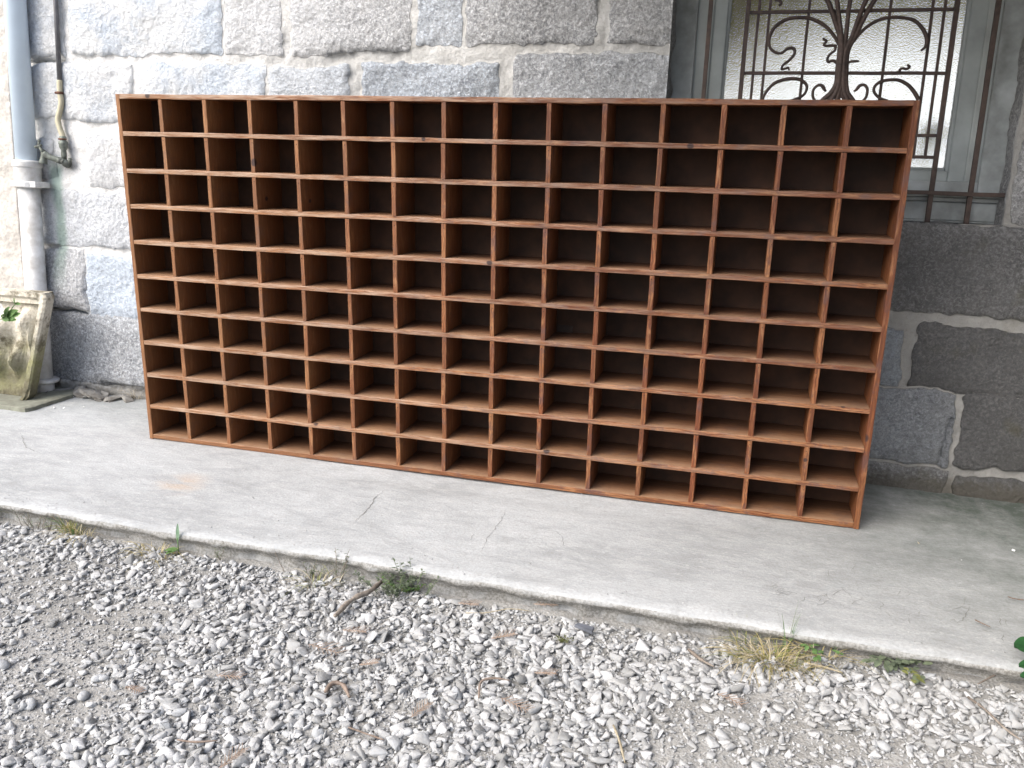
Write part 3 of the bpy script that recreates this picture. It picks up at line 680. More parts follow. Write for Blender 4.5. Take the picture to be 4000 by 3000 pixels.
# small tendrils
scroll(a1([(1990, 500), (1930, 492), (1870, 495), (1850, 480), (1875, 445), (1845, 420), (1850, 408)]), [.004, .0035, .004, .0025])
scroll(a1([(1975, 500), (1965, 545), (1910, 590), (1885, 640), (1900, 668), (1950, 655), (1995, 690)]), [.004, .0036, .004, .004])
scroll(a2([(300, 695), (330, 670), (380, 662), (430, 660)]), [.004, .0035, .0038, .0025])
scroll(a2([(865, 778), (875, 750), (905, 738), (935, 745), (965, 735), (975, 718), (950, 700)]), [.004, .0035, .004, .003])
scroll(a1([(1320, 0), (1370, 8), (1385, 40), (1360, 60)]), [.004, .004, .003])
# lower leafy loops
scroll(a1([(1185, 1075), (1220, 1000), (1300, 910), (1400, 865), (1510, 850), (1600, 865), (1660, 920), (1655, 985), (1610, 1040), (1500, 1085)]), [.004, .0045, .005, .0045, .004, .0035])
scroll(a2([(1075, 1080), (1030, 1000), (960, 920), (870, 870), (780, 862), (690, 875), (615, 915), (590, 980), (640, 1050), (740, 1090)]), [.006, .005, .0045, .0045, .004, .0035])
scroll(a1([(1750, 1085), (1728, 1040), (1735, 970), (1780, 925), (1825, 925), (1860, 975), (1875, 985)]), [.004, .004, .004, .005, .002])
scroll(a2([(370, 985), (400, 970), (440, 925), (490, 920), (520, 965), (510, 1040), (475, 1090)]), [.002, .005, .004, .004, .004])
# the sheaf of stems
for k_, (tx, bx, r_) in enumerate([(90, 40, .005), (190, 130, .0045), (335, 190, .0045), (505, 300, .0045), (600, 360, .005)]):
    q4 = (222, 240, 288, 352, 384)[k_]
    scroll(a2([(tx+(tx-280)*.35, -130), (tx, 0), (tx+(q4-tx)*.52, 190), (q4, 400), (222+k_*21, 560), (200+k_*22, 760), (186+k_*25, 900), (bx+(236-bx)*.45, 1000), (bx, 1075), (bx+(bx-230)*.25, 1130)]),
           [r_, r_, r_, .005, .0055, .0055, .0055, .0045, .004], 'stem', n=GN-.005-.002*(k_ % 2), mt='bundle')
scroll(a2([(70, -60), (110, 60), (165, 170), (205, 260), (232, 420), (240, 560)]), [.004, .0045, .004, .005], 'stem', mt='bundle')
scroll(a2([(545, -60), (470, 90), (420, 240), (360, 400), (300, 520), (280, 600)]), [.004, .0045, .004, .005], 'stem', mt='bundle')
for bx in (178, 215, 262, 330, 100): scroll(a2([(228+(bx-215)*.15, 930), (bx+(215-bx)*.5, 1010), (bx, 1070), (bx+(bx-215)*.25, 1120)]), [.005, .0045, .003, .003], 'stem', mt='bundle')

# room behind the glass, with its own window to the light on the far side
rm = MB(); ya = .62
def rb(a, b_): rm.box(a, b_)
X0, X1, Z0, Z1, YB = .6, 3.4, .2, 2.7, 1.9
rb((X0, ya, Z0-.1), (X1, YB, Z0)); rb((X0, ya, Z1), (X1, YB, Z1+.1)); rb((X0-.1, ya, Z0-.1), (X0-.001, YB, Z1+.1)); rb((X1+.001, ya, Z0-.1), (X1+.1, YB, Z1+.1))
rb((X0-.1, YB+.001, Z0-.1), (.80, YB+.1, Z1+.1)); rb((3.2, YB+.001, Z0-.1), (X1+.1, YB+.1, Z1+.1)); rb((.801, YB+.001, Z0-.1), (3.199, YB+.1, .55)); rb((.801, YB+.001, 2.5), (3.199, YB+.1, Z1+.1))
f0 = ya-.08
rb((X0-.1, f0, Z0-.1), (1.49, ya-.001, Z1+.1)); rb((2.46, f0, Z0-.1), (X1+.1, ya-.001, Z1+.1)); rb((1.491, f0, Z0-.1), (2.459, ya-.001, .76)); rb((1.491, f0, 2.3), (2.459, ya-.001, Z1+.1))
nb = MB(); nb.box((-6, 4.6, -.1), (9, 4.9, 5.5)); mobj('bounce_wall', nb, simple('bounce_white', (.84, .87, .89), .9, var=.04, scale=3, bump=0), base=(1.5, 4.75, -.1), label='added white wall behind the room that brightens the hammered glass', cat='wall')  # reflector wall, added to throw sunlight through the glass from behind
mobj('back_room', rm, MT['room'], kind='structure')
mb = MB(); cu = []
for i in range(81):
    t = i/80; x = .75+2.5*t; cu.append((x, 1.78+.02*math.sin(x*48)))
vs = []; 
for x, y in cu:
    zb = 1.36 + .015*math.sin(x*5) - .26*max(0, min(1, (1.95-x)/.32))
    vs += [(x, y, 2.6), (x, y, max(zb, .3)), (x, y+.004, 2.6), (x, y+.004, max(zb, .3))]
mb.add(vs, [(4*i, 4*i+1, 4*i+5, 4*i+4) for i in range(80)] + [(4*i+2, 4*i+6, 4*i+7, 4*i+3) for i in range(80)] + [(4*i+1, 4*i+3, 4*i+7, 4*i+5) for i in range(80)])
mobj('curtain', mb, MT['curtain'], base=(2.1, 1.78, 1.02), label='olive green curtain hanging inside behind the hammered glass', cat='curtain')
# something yellow-green on the inner window ledge
yf = MB()
for (px, py, r) in [(3620, 510, .022), (3660, 500, .018), (3690, 520, .016), (3605, 560, .018), (3665, 570, .013), (3590, 620, .018), (3640, 545, .014)]:
    p = wl(px, py, .26); yf.lathe((p[0], .26, p[2]-r*.8), [(r*.1, 0), (r*.8, r*.3), (r, r*.8), (r*.75, r*1.4), (r*.1, r*1.7)], 10)
yf.tube([wl(3620, 700, .26), wl(3625, 600, .26), wl(3630, 520, .26)], .004, 6)
MT['yellow'] = leafm('yellow_green_petals', (.45, .42, .10), (.30, .30, .07), .5)
mobj('flower_bunch', yf, MT['yellow'], base=wl(3620, 700, .26), wallf=True, smooth=True, label='blurred yellow green flowers behind the lower right of the hammered glass', cat='flowers')

# ------------------------------------------------------------------ drainpipe
pc = lambda x, y: wl(x, y, -.052)
pa = pc(64, 0); pb = pc(97, 630); pd = pc(172, 1440)
dp = thing('drainpipe', 'vertical drainpipe, blue grey above and chalky white below, at the left of the wall', 'drainpipe', (pd[0], -.052, .0), True)
mb = MB(); ux = (pa[0]+pb[0])/2
mb.tube([(ux, -.052, pb[2]-.01), (ux, -.052, 2.95)], .0345, 24); mobj('upper_pipe', mb, MT['zinc'], dp, smooth=True)
zc = pc(97, 632)[2]
mb = MB(); mb.lathe((ux+.002, -.052, zc-.075), [(.036, 0), (.041, .004), (.043, .03), (.043, .055), (.047, .058), (.048, .074), (.045, .079), (.036, .080)], 28); mobj('socket', mb, MT['castwhite'], dp, smooth=True, bevel=.001)
mb = MB(); z2 = pc(100, 722)[2]; mb.lathe((ux+.003, -.052, z2-.010), [(.040, 0), (.049, .002), (.049, .020), (.040, .022)], 24)
mb.box((ux-.045, -.085, z2-.008), (ux+.062, -.020, z2+.012)); mobj('bracket', mb, MT['castwhite'], dp, bevel=.002)
mb = MB(); mb.tube([(ux+.001, -.052, .048), (ux+.001, -.052, .3), (ux+.002, -.052, zc-.07)], .0355, 24); mobj('lower_pipe', mb, MT['castwhite'], dp, smooth=True)
mb = MB(); mb.lathe((ux+.002, -.052, .040), [(.034, 0), (.054, .002), (.056, .010), (.052, .014), (.036, .016)], 24); mb.lathe((ux+.004, -.052, -.005), [(.03, 0), (.037, .01), (.036, .044)], 18); mobj('base_flange', mb, MT['castwhite'], dp, smooth=True)
bm_ = [o for o in dp.children if o.name.startswith('base_flange')][0]

# ------------------------------------------------------------------ tap
s5 = .3015
def t5(x, y, n=-.022): return wl(100+x*s5, 250+y*s5, n)
tap = thing('garden_tap', 'old verdigris garden tap with yellowed hose fed by a thin grey pipe beside the drainpipe', 'tap', t5(545, 1300, 0), True)
mb = MB(); p0 = t5(440, 215); p1 = wl(217, 0, -.022); dirp = np.array(p1)-np.array(p0); mb.tube([np.array(p0)+(0, 0, -.01), p1, np.array(p0)+dirp*6], .0075, 12); mobj('supply_pipe', mb, MT['leadpipe'], tap, smooth=True)
mb = MB(); mb.tube(catmull([t5(440, 210), t5(442, 300), t5(447, 380), t5(462, 500), t5(440, 620), t5(420, 730), t5(450, 850), t5(480, 930), t5(488, 990)], 6), .0092, 12); mobj('hose', mb, MT['hose'], tap, smooth=True)
mb = MB(); c = t5(445, 376); mb.lathe((c[0], c[1], c[2]-.0045), [(.009, 0), (.0118, .001), (.0118, .008), (.009, .009)], 16); mb.tube([t5(415, 372), t5(385, 372)], .0042, 8); mobj('hose_clamp', mb, MT['clamp'], tap, smooth=True)
mb = MB(); c = t5(482, 975); mb.lathe((c[0], c[1], c[2]-.0035), [(.009, 0), (.0125, .001), (.0125, .006), (.009, .007)], 16); mb.tube([t5(460, 975), t5(428, 970)], .0032, 8); mobj('hose_clamp', mb, MT['clamp'], tap, smooth=True)
mb = MB(); c = t5(508, 1240)
mb.lathe((c[0]-.002, c[1], c[2]), [(.008, 0), (.0095, .015), (.0085, .032), (.0125, .038), (.0145, .042), (.0145, .050), (.016, .052), (.015, .060), (.010, .064), (.0115, .070), (.0115, .076), (.008, .080)], 14)
mb.tube([t5(545, 1300, .01), t5(540, 1295, -.02), t5(500, 1275, -.024)], [.013, .014, .013], 12)
mb.tube([t5(575, 1220, -.02), t5(572, 1300, -.018)], .007, 8)
mobj('valve_body', mb, MT['verdigris'], tap, smooth=True)
mb = MB(); mb.tube(catmull([t5(500, 1270, -.026), t5(450, 1250, -.030), t5(380, 1228, -.036), t5(300, 1200, -.042), t5(240, 1160, -.046)], 4), [.0115, .0105, .0100, .0105, .0115], 12)
mb.tube([t5(452, 1222, -.03), t5(440, 1285, -.03)], .012, 12)
mb.tube(catmull([t5(245, 1150, -.046), t5(238, 1200, -.046), t5(230, 1250, -.046), t5(228, 1290, -.046)], 3), [.011, .0105, .0105, .0135, .0135], 12); mobj('spout', mb, MT['verdigris'], tap, smooth=True)
mb = MB(); mb.tube([t5(240, 1150, -.046), t5(205, 1110, -.050), t5(175, 1060, -.054)], [.010, .006, .004], 10)
for a_, b2 in (((130, 1075), (205, 1050)), ((175, 995), (165, 1095))): mb.tube([t5(*a_, -.056), t5(*b2, -.054)], [.0042, .0042], 8); 
for q_ in ((130, 1075), (175, 995)): c = t5(*q_, -.056); mb.lathe((c[0], c[1], c[2]-.005), [(.001, 0), (.0052, .003), (.0052, .007), (.001, .010)], 10)
mobj('tap_handle', mb, MT['verdigris'], tap, smooth=True)

# ------------------------------------------------------------------ carved planter at the left edge
sb = fl(112, 1568, .016); PY = sb[1]
def pv(x, y, d=0): p = vp(x, y, PY+d); return p
pl = thing('stone_planter', 'mossy carved stone panel with a raised rim and leaf relief, leaning beside the drainpipe', 'planter', (sb[0]-.15, PY+.06, .016))
s6 = .3014
def t6(x, y, d=0): return vp(x*s6, 1120+y*s6, PY+d)
oR = [t6(672, 150), t6(688, 190), t6(640, 480), t6(560, 850), t6(470, 1200), t6(400, 1460), t6(350, 1488)]
zt = oR[0][2]; zbm = .017
mb = MB()
# outline of the front: tapered tub, mirrored about a centre outside the frame
cx = oR[-1][0]-.17
zz = np.linspace(zbm, zt, 26)
def halfw(z): t = (z-zbm)/(zt-zbm); return .17 + .085*t - (.012 if t > .97 else 0) - (.01 if t < .02 else 0)
nx = 61; Vp = []
for z in zz:
    hw = halfw(z)
    for i in range(nx):
        s = -1+2*i/(nx-1); x = cx+s*hw; e = (1-abs(s))*hw; t = (z-zbm)/(zt-zbm)
        rim_w = .026
        dd = min(e, max(0, (zt-z)*.95), 9)
        rec = .040*min(1, max(0, (dd-rim_w)/.006)) if dd > rim_w else 0
        if e < .03: rec -= -.0 ; 
        # the raised bead between the flat band and the panel
        bead = -.006*math.exp(-((e-.036)/.004)**2)
        # relief: drooping leaves and a face-like boss
        rel = 0
        for (bx, bz, rx, rz, hh_) in ((.62, .72, .18, .16, .045), (.50, .36, .13, .14, .050), (.18, .62, .2, .18, .05), (.1, .30, .15, .15, .04), (-.3, .5, .3, .25, .05), (.74, .55, .07, .12, .02)):
            q = ((s-bx)/rx)**2+((t-bz)/rz)**2; rel += hh_*math.exp(-q*1.6)
        rel *= min(1, max(0, (dd-rim_w-.006)/.02))
        y = PY + rec + bead - rel + .0035*float(fbm(x, z, 30, 3, 5))
        if e < .006: y += .006
        Vp.append((x, y, z))
nz = len(zz)
mb.add(Vp, [(j*nx+i, j*nx+i+1, (j+1)*nx+i+1, (j+1)*nx+i) for j in range(nz-1) for i in range(nx-1)])
# sides, back, bottom and the inner trough
b0 = len(mb.v)
for z in zz:
    hw = halfw(z); mb.v += [(cx+hw, PY+.006, z), (cx+hw-.004, PY+.045, z), (cx-hw+.004, PY+.045, z), (cx-hw, PY+.006, z)]
for j in range(nz-1):
    a = b0+j*4; c = a+4
    for q in ((a, a+1, c+1, c), (a+1, a+2, c+2, c+1), (a+2, a+3, c+3, c+2)): mb.f.append(q); mb.mi.append(0)
hw = halfw(zt); r0 = len(mb.v); ins = .012
mb.v += [(cx+hw, PY, zt), (cx+hw, PY+.045, zt), (cx-hw, PY+.045, zt), (cx-hw, PY, zt), (cx+hw-ins, PY+ins, zt), (cx+hw-ins, PY+.045-ins, zt), (cx-hw+ins, PY+.045-ins, zt), (cx-hw+ins, PY+ins, zt),
         (cx+hw-ins, PY+ins, zt-.04), (cx+hw-ins, PY+.045-ins, zt-.04), (cx-hw+ins, PY+.045-ins, zt-.04), (cx-hw+ins, PY+ins, zt-.04)]
for i in range(4):
    i2 = (i+1) % 4; mb.f += [(r0+i, r0+i2, r0+4+i2, r0+4+i), (r0+4+i, r0+4+i2, r0+8+i2, r0+8+i)]; mb.mi += [0, 0]
mb.f.append((r0+8, r0+9, r0+10, r0+11)); mb.mi.append(0)
mb.v = [(a, b_+(c_-zbm)*.16, c_) for a, b_, c_ in mb.v]
mobj('carved_panel', mb, MT['moss_stone'], pl, smooth=False)
# leafy plant hanging over the front of the planter
def leaf(mb, base, d, L, w, up=(0, 0, 1), curl=.3, k=6, mi=0):
    d = np.array(d, float); d /= np.linalg.norm(d); up = np.array(up, float); sd = np.cross(d, up); sd /= np.linalg.norm(sd)+1e-9; up = np.cross(sd, d)
    o = len(mb.v); base = np.array(base, float)
    for i in range(k+1):
        t = i/k; ww = w*math.sin(math.pi*min(1, (t*.92+.04)))**.8; c = base + d*L*t - np.array([0, 0, 1])*curl*L*t*t
        for s in (-1, 0, 1): mb.v.append(tuple(c+sd*ww*s*.5 + up*(abs(s)*w*.12)))
    for i in range(k):
        for s in range(2): a = o+i*3+s; mb.f.append((a, a+1, a+4, a+3)); mb.mi.append(mi)
def leafy(name, centre, n, L, w, m, label, cat, group=None, spread=1.0, upv=.8, dirs=None, stemm=None, hgt=.0, mb=None):
    mb = mb or MB()
    for i in range(n):
        a = rng.random()*6.283; c = np.array(centre)+np.array([math.cos(a), math.sin(a), 0])*spread*rng.random()*L*.5+(0, 0, hgt*rng.random())
        d = (math.cos(a), math.sin(a), upv*(rng.random()*1.2)) if dirs is None else np.array(dirs)+rng.normal(0, .5, 3)
        leaf(mb, c, d, L*(.6+.6*rng.random()), w*(.7+.5*rng.random()), curl=.25+.3*rng.random())
    return mobj(name, mb, m, base=centre, label=label, cat=cat, group=group, smooth=True)
pc_ = t6(60, 400, -.03)
mb = MB()
for (x, y, tx, ty, w) in [(55, 385, 240, 290, .022), (45, 400, 215, 415, .020), (60, 400, 270, 330, .022), (50, 410, 210, 300, .020), (40, 380, 130, 250, .018), (60, 420, 190, 395, .020), (30, 400, 20, 300, .02), (0, 430, -60, 380, .02), (190, 220, 190, 140, .013), (195, 220, 270, 215, .010), (195, 225, 150, 170, .010), (60, 400, 100, 330, .018), (30, 410, 120, 420, .018)]:
    a = np.array(t6(x, y, -.035)); b_ = np.array(t6(tx, ty, -.055)); leaf(mb, a, b_-a, float(np.linalg.norm(b_-a)), w, up=(0, -1, .3), curl=.05)
mb.tube(catmull([t6(190, 230, -.03), t6(120, 330, -.035), t6(50, 410, -.03), t6(-20, 420, .02)], 4), .0016, 6)
mobj('leafy_plant', mb, MT['green'], base=t6(50, 410, -.03), smooth=True, label='bright green leaves spilling over the front of the mossy stone planter', cat='plant')
mb = MB(); c0 = np.array(t6(10, 270, -.05))
for k_ in range(9):
    a = k_*.7; leaf(mb, c0, (math.cos(a), -.4, math.sin(a)), .028, .024, up=(0, -1, 0), curl=.05)
mobj('white_flower', mb, MT['petal'], base=tuple(c0), smooth=True, label='white flower head at the left edge above the planter leaves', cat='flower')

# flat slate under the planter
def slabpoly(name, pts, z0, z1, m, label, cat, group=None, jag=.003):
    P = []
    for i in range(len(pts)):
        a = np.array(pts[i]); b_ = np.array(pts[(i+1) % len(pts)]); k = max(2, int(np.linalg.norm(b_-a)/.02))
        for j in range(k): P.append(a+(b_-a)*j/k+rng.normal(0, jag*.35, 2))
    n = len(P); c = np.mean(P, 0); mb = MB()
    vs = [(p[0], p[1], z0) for p in P]+[(p[0], p[1], z1-.002) for p in P]+[(*(p+(c-p)*.03), z1) for p in P]
    mb.add(vs, [(i, (i+1) % n, (i+1) % n+n, i+n) for i in range(n)]+[(i+n, (i+1) % n+n, (i+1) % n+2*n, i+2*n) for i in range(n)]+[tuple(range(2*n, 3*n))])
    return mobj(name, mb, m, base=(c[0], c[1], z0), label=label, cat=cat, group=group)
q = [fl(x, y, .008)[:2] for x, y in ((-180, 1575), (0, 1590), (98, 1603), (125, 1598), (330, 1533), (230, 1517), (60, 1500), (-200, 1500))]
slabpoly('flat_stone', q, .0005, .016, MT['slate'], 'thin greenish flat stone lying on the pavement under the planter', 'flagstone')
# rubble along the foot of the wall
spots = [(300, 1500, .034), (345, 1508, .040), (388, 1520, .044), (435, 1528, .036), (474, 1525, .042), (515, 1535, .040), (548, 1548, .030), (330, 1532, .022), (365, 1537, .020), (405, 1545, .024), (270, 1490, .046), (455, 1512, .052), (500, 1515, .05), (545, 1525, .036), (180, 1550, .012), (240, 1545, .010)]
names_ = ['flat grey', 'squarish grey', 'brownish', 'cracked grey', 'dark', 'long grey', 'small pale', 'thin flaky', 'tiny chipped', 'angular', 'large mossy', 'wedge shaped', 'large dark', 'buff', 'little reddish', 'tiny round']
wher = ['nearest the drainpipe base', 'second along from the drainpipe', 'midway between drainpipe and rack', 'just left of the open joint', 'under the open joint', 'close to the rack', 'touching the rack side', 'at the tip of the flat stone', 'in front of the rubble row', 'lying forward on the pavement', 'behind the flat stone', 'at the back of the rubble row', 'pressed under the big wall block', 'in the corner by the rack', 'on the flat stone by the pipe', 'beside the flat stone edge']
for i, (x, y, r) in enumerate(spots):
    p = fl(x, y); p = (p[0], min(p[1], .318-r*.35), 0) if i not in (14,) else p; V, F = hulls(1, 14, .5)[0]; rt = rotm(rng.random()*6, rng.normal(0, .12), rng.normal(0, .12)); P = (V*np.array([r*1.2, r*.9, r*.8])) @ rt.T
    P[:, 2] -= P[:, 2].min()*.55; mb = MB(); zb = .0 if i != 14 else .014; mb.add([(p[0]+a[0], p[1]+a[1], a[2]+zb-.001) for a in P], [tuple(map(int, f)) for f in F])
    mobj('rubble_stone', mb, MT['rubble'], base=(p[0], p[1], 0), label='%s rubble stone at the wall foot, %s' % (names_[i], wher[i]), cat='stone', group='broken stones along the foot of the wall')
# white crumbs on the pavement
cr = [(213, 1597, 'pair'), (250, 1598, ''), (325, 1595, ''), (287, 1555, ''), (298, 1550, ''), (3958, 2155, '')]
cl = ['white crumb leftmost of those in front of the flat stone', 'white crumb in the middle of those in front of the flat stone', 'white crumb farthest right, toward the rack', 'white crumb at the edge of the flat stone', 'white crumb just behind the flat stone edge', 'white crumb alone on the dark right end of the pavement']
for (x, y, _), lb in zip(cr, cl):
    p = fl(x, y); V, F = hulls(1, 9, .6)[0]; mb = MB(); mb.add([(p[0]+a[0]*.005, p[1]+a[1]*.005, .0045+a[2]*.005) for a in V], [tuple(map(int, f)) for f in F])
    mobj('crumb', mb, MT['petal'], base=(p[0], p[1], 0), label=lb, cat='crumb', group='white crumbs on the pavement')

# ------------------------------------------------------------------ weeds, grass, twigs
def yard(px, py, z=GZ):
    p = np.array(fl(px, py, z)); e = float(edge_y(np.array([p[0]]))[0])-.006
    if z < 0 and p[1] > e: p[1] = e
    if z < 0: p[2] = float(gz(p[0], p[1]))
    return p
def tuft(name, px, py, n, L, spread, ms, label, lean=.9, z=GZ, thick=.0011, cat='grass', group='grass tufts along the pavement edge', wid=1.0):
    p = yard(px, py, z); mbs = MB()
    for i in range(n):
        a = rng.random()*6.283; r = spread*rng.random()**.7; b = p+np.array([math.cos(a)*r*wid, math.sin(a)*r*.7, 0]); b[1] = min(b[1], max(p[1], -.545) if z < 0 else 9); b[2] = gz(b[0], b[1]) if z < 0 else 0
        a2_ = a+rng.normal(0, .7); l = L*(.45+.75*rng.random()); le = lean*(.4+.8*rng.random())
        pts = []
        for k_ in range(6):
            t = k_/5; pts.append(b+np.array([math.cos(a2_)*le*l*t**1.4, math.sin(a2_)*le*l*t**1.4, l*(t*(1.15-.75*le*t))]))
        w_ = thick*(.7+.6*rng.random()); sd = np.array([-math.sin(a2_), math.cos(a2_), 0]); o = len(mbs.v); mi = int(rng.integers(len(ms)))
        for k_, q_ in enumerate(pts):
            ww = w_*(1-.85*k_/5); mbs.v += [tuple(q_+sd*ww), tuple(q_-sd*ww+(0, 0, .0002))]
        for k_ in range(5): mbs.f.append((o+2*k_, o+2*k_+1, o+2*k_+3, o+2*k_+2)); mbs.mi.append(mi)
    return mobj(name, mbs, [MT[m_] for m_ in ms], base=tuple(p), label=label, cat=cat, group=group)
tuft('grass_tuft', 8, 1985, 90, .075, .03, ['green', 'olive', 'straw'], 'green and brown grass tuft at the far left end of the pavement edge', thick=.0013)
tuft('grass_tuft', 345, 2045, 70, .05, .03, ['olive', 'green', 'straw'], 'short olive grass tuft growing from the pavement edge crack near the left')
tuft('grass_tuft', 335, 2082, 60, .045, .05, ['paledry', 'straw'], 'dry straw coloured grass lying flat below the left olive tuft', lean=1.5)
tuft('grass_tuft', 620, 2160, 60, .045, .06, ['paledry', 'straw'], 'pale dry grass lying in the gravel left of the small seedling', lean=1.6)
tuft('grass_tuft', 1245, 2280, 45, .05, .05, ['paledry', 'olive'], 'sparse dry grass in the gravel left of the stick', lean=1.5)
tuft('grass_tuft', 3005, 2595, 260, .052, .055, ['straw', 'olive', 'paledry', 'paledry'], 'large yellowing grass tuft in the gravel below the right half of the pavement', lean=1.55, wid=1.3, thick=.0013)
tuft('grass_tuft', 3063, 2480, 12, .095, .010, ['dullgreen', 'green'], 'few tall green blades standing behind the large yellowing tuft', lean=.35)
tuft('grass_tuft', 2920, 2462, 30, .06, .03, ['olive', 'dullgreen'], 'thin olive blades left of the tall green blades', lean=1.1)
tuft('grass_tuft', 3210, 2590, 60, .07, .05, ['paledry', 'straw'], 'long dry blades trailing right from the large yellowing tuft', lean=1.6)
def weed(px, py, n, hgt_, spread, mats, label, leafL=.010, leafW=.004, z=GZ, cat='weed', per=9, lean=.35, name='weed', wid=1.0):
    p = yard(px, py, z); mbs = MB()
    for i in range(n):
        a = rng.random()*6.283; b = p+(np.array([math.cos(a)*spread*rng.random()*wid, math.sin(a)*spread*.5*rng.random(), 0]) if n > 3 else 0); b[1] = min(b[1], -.543); b[2] = gz(b[0], b[1]) if z < 0 else 0
        l = hgt_*(.5+.6*rng.random()); d = np.array([math.cos(a)*lean, math.sin(a)*lean, 1.0]); d /= np.linalg.norm(d)
        pts = [b+d*l*t+np.array([rng.normal(0, .0015), rng.normal(0, .0015), 0])*(t > 0) for t in np.linspace(0, 1, 6)]
        mbs.tube(pts, [.0009, .0008, .0008, .0007, .0006, .0004], 5, mi=0)
        for k_ in range(per):
            t = .2+.8*k_/per; c = b+d*l*t; aa = rng.random()*6.283
            leaf(mbs, c, (math.cos(aa), math.sin(aa), .5), leafL*(.6+.6*rng.random()), leafW, curl=.2, k=3, mi=1)
    return mobj(name, mbs, [MT[m_] for m_ in mats], base=tuple(p), label=label, cat=cat, group='weeds along the pavement edge')
weed(215, 2020, 9, .06, .05, ['twig', 'dullgreen'], 'wiry grey green weed in the edge crack near the left end', .007, .0025)
weed(270, 2025, 7, .05, .04, ['twig', 'dullgreen'], 'small wiry weed just left of the short olive tuft', .007, .0025)
weed(930, 2130, 3, .06, .02, ['twig', 'dullgreen'], 'single thin weed sprig right of the small seedling', .008, .003)
weed(1160, 2180, 1, .065, .012, ['twig', 'twig'], 'bare thin stalk on the pavement edge left of the leafy weed clump', .004, .0015, per=3)
weed(1245, 2205, 8, .045, .04, ['twig', 'dullgreen'], 'low grey weed between the bare stalk and the leafy clump', .007, .003)
weed(1400, 2185, 5, .085, .02, ['twig', 'dullgreen'], 'thin upright weed left of the leafy weed clump', .009, .003)
weed(1590, 2255, 26, .062, .085, ['dullgreen', 'dullgreen'], 'leafy grey green weed clump at the middle of the pavement edge', .012, .0042, per=11, lean=.7, wid=1.4)
weed(1685, 2205, 5, .085, .015, ['dullgreen', 'dullgreen'], 'upright leafy weed sprig at the right of the leafy clump', .013, .005, per=12)
weed(1600, 2275, 14, .035, .035, ['olive', 'green'], 'small fresh green sprigs below the leafy clump', .010, .004, per=8, lean=.8)
# seedling with one tall pale leaf and a round basal leaf
mb = MB(); b = yard(762, 2112); t_ = b+np.array([.0, 0, .045])
mb.tube([b, t_], .0014, 6); leaf(mb, t_-(0, 0, .012), (.10, .02, 1), .050, .010, up=(0, -1, 0), curl=.0, k=8, mi=1)
for d_, L_, w_ in (((-1, -.5, .3), .034, .020), ((-.8, -.9, .2), .030, .018), ((-.2, -1, .5), .022, .012)): leaf(mb, b+(0, 0, .012), d_, L_, w_, curl=.3, mi=2)
mobj('seedling', mb, [MT['green'], MT['palegreen'], MT['green']], base=tuple(b), smooth=True, label='small seedling with one tall pale leaf and round green basal leaves', cat='plant', group='weeds along the pavement edge')
# clover and cranesbill-like weeds at the right
for (x, y, n, L, w, m_, lb) in [(3430, 2545, 26, .020, .012, 'dullgreen', 'dark green low weed with lobed leaves on the pavement edge toward the right'), (3560, 2560, 22, .022, .013, 'dullgreen', 'dark weed patch right of the lobed weed on the pavement edge'),
                                (3470, 2620, 16, .020, .012, 'dullgreen', 'dark creeping weed in the gravel below the lobed weed'), (3555, 2685, 7, .018, .010, 'olive', 'yellow green weed sprig in the gravel toward the right'),
                                (3155, 2530, 7, .014, .010, 'green', 'small bright clover behind the large yellowing tuft'), (3255, 2560, 5, .012, .009, 'green', 'tiny bright clover between the tuft and the lobed weed'), (3190, 2600, 8, .015, .010, 'green', 'little green clover at the lower right of the yellowing tuft')]:
    p = tuple(yard(x, y)+(0, 0, .012)); leafy('low_weed', p, n, L, w, MT[m_], lb, 'weed', 'weeds along the pavement edge', spread=3.2 if n > 10 else 1.4, upv=.6, hgt=.012)
# big glossy leaves entering at the right edge
mb = MB(); b = np.array(fl(4040, 2640, GZ)); b[2] = GZ
for tx, ty, w in ((3966, 2525, .060), (3985, 2600, .04), (3990, 2640, .035), (4090, 2500, .06), (4100, 2600, .06)):
    tip = np.array(fl(tx, ty, .03)); bb = np.array(fl(tx+75, ty+8, .035)); leaf(mb, bb, tip-bb, float(np.linalg.norm(tip-bb))*1.05, w, curl=.1, k=8)
    mb.tube([b, (b+bb)/2+(0, 0, .02), bb], .0016, 6)
mobj('broad_leaf_plant', mb, MT['deepgreen'], base=tuple(b), smooth=True, label='broad deep green leaves poking in at the right end of the pavement', cat='plant')
mb = MB(); mb.tube(catmull([np.array(fl(x, y, GZ+.02)) for x, y in ((4010, 2600), (3940, 2612), (3880, 2640), (3820, 2672))], 5), [.0022, .0026, .002, .0012], 6)
mobj('runner_stem', mb, MT['twig'], base=fl(3900, 2640, GZ+.01), label='brown creeping stem leading from the broad leaves into the gravel', cat='stem')
# stick, twigs, slate chip, bark
def stick(pts, r, label, m='twig', zoff=.014, name='twig', group='twigs in the gravel'):
    P = [];
    for x, y in pts:
        p = np.array(fl(x, y, GZ+zoff)); p[2] = max(gz(p[0], p[1])+zoff, p[2]-.01); P.append(p)
    P = catmull(P, 5); mb = MB(); rr = np.interp(np.linspace(0, 1, len(P)), [0, .2, .8, 1], [r*.8, r, r*.85, r*.5])*(1+.15*rng.normal(size=len(P))); mb.tube(P, rr, 7)
    return mobj(name, mb, MT[m], base=tuple(P[0]), label=label, cat='twig', group=group, smooth=True)
stick([(1488, 2265), (1440, 2305), (1400, 2325), (1355, 2355), (1318, 2395), (1305, 2405)], .0062, 'thick grey brown stick lying in the gravel below the leafy weed clump', zoff=.02)
stick([(1820, 2380), (1900, 2382), (1990, 2372), (2075, 2376)], .0012, 'thin pale straw lying straight in the gravel at the middle', 'paledry')
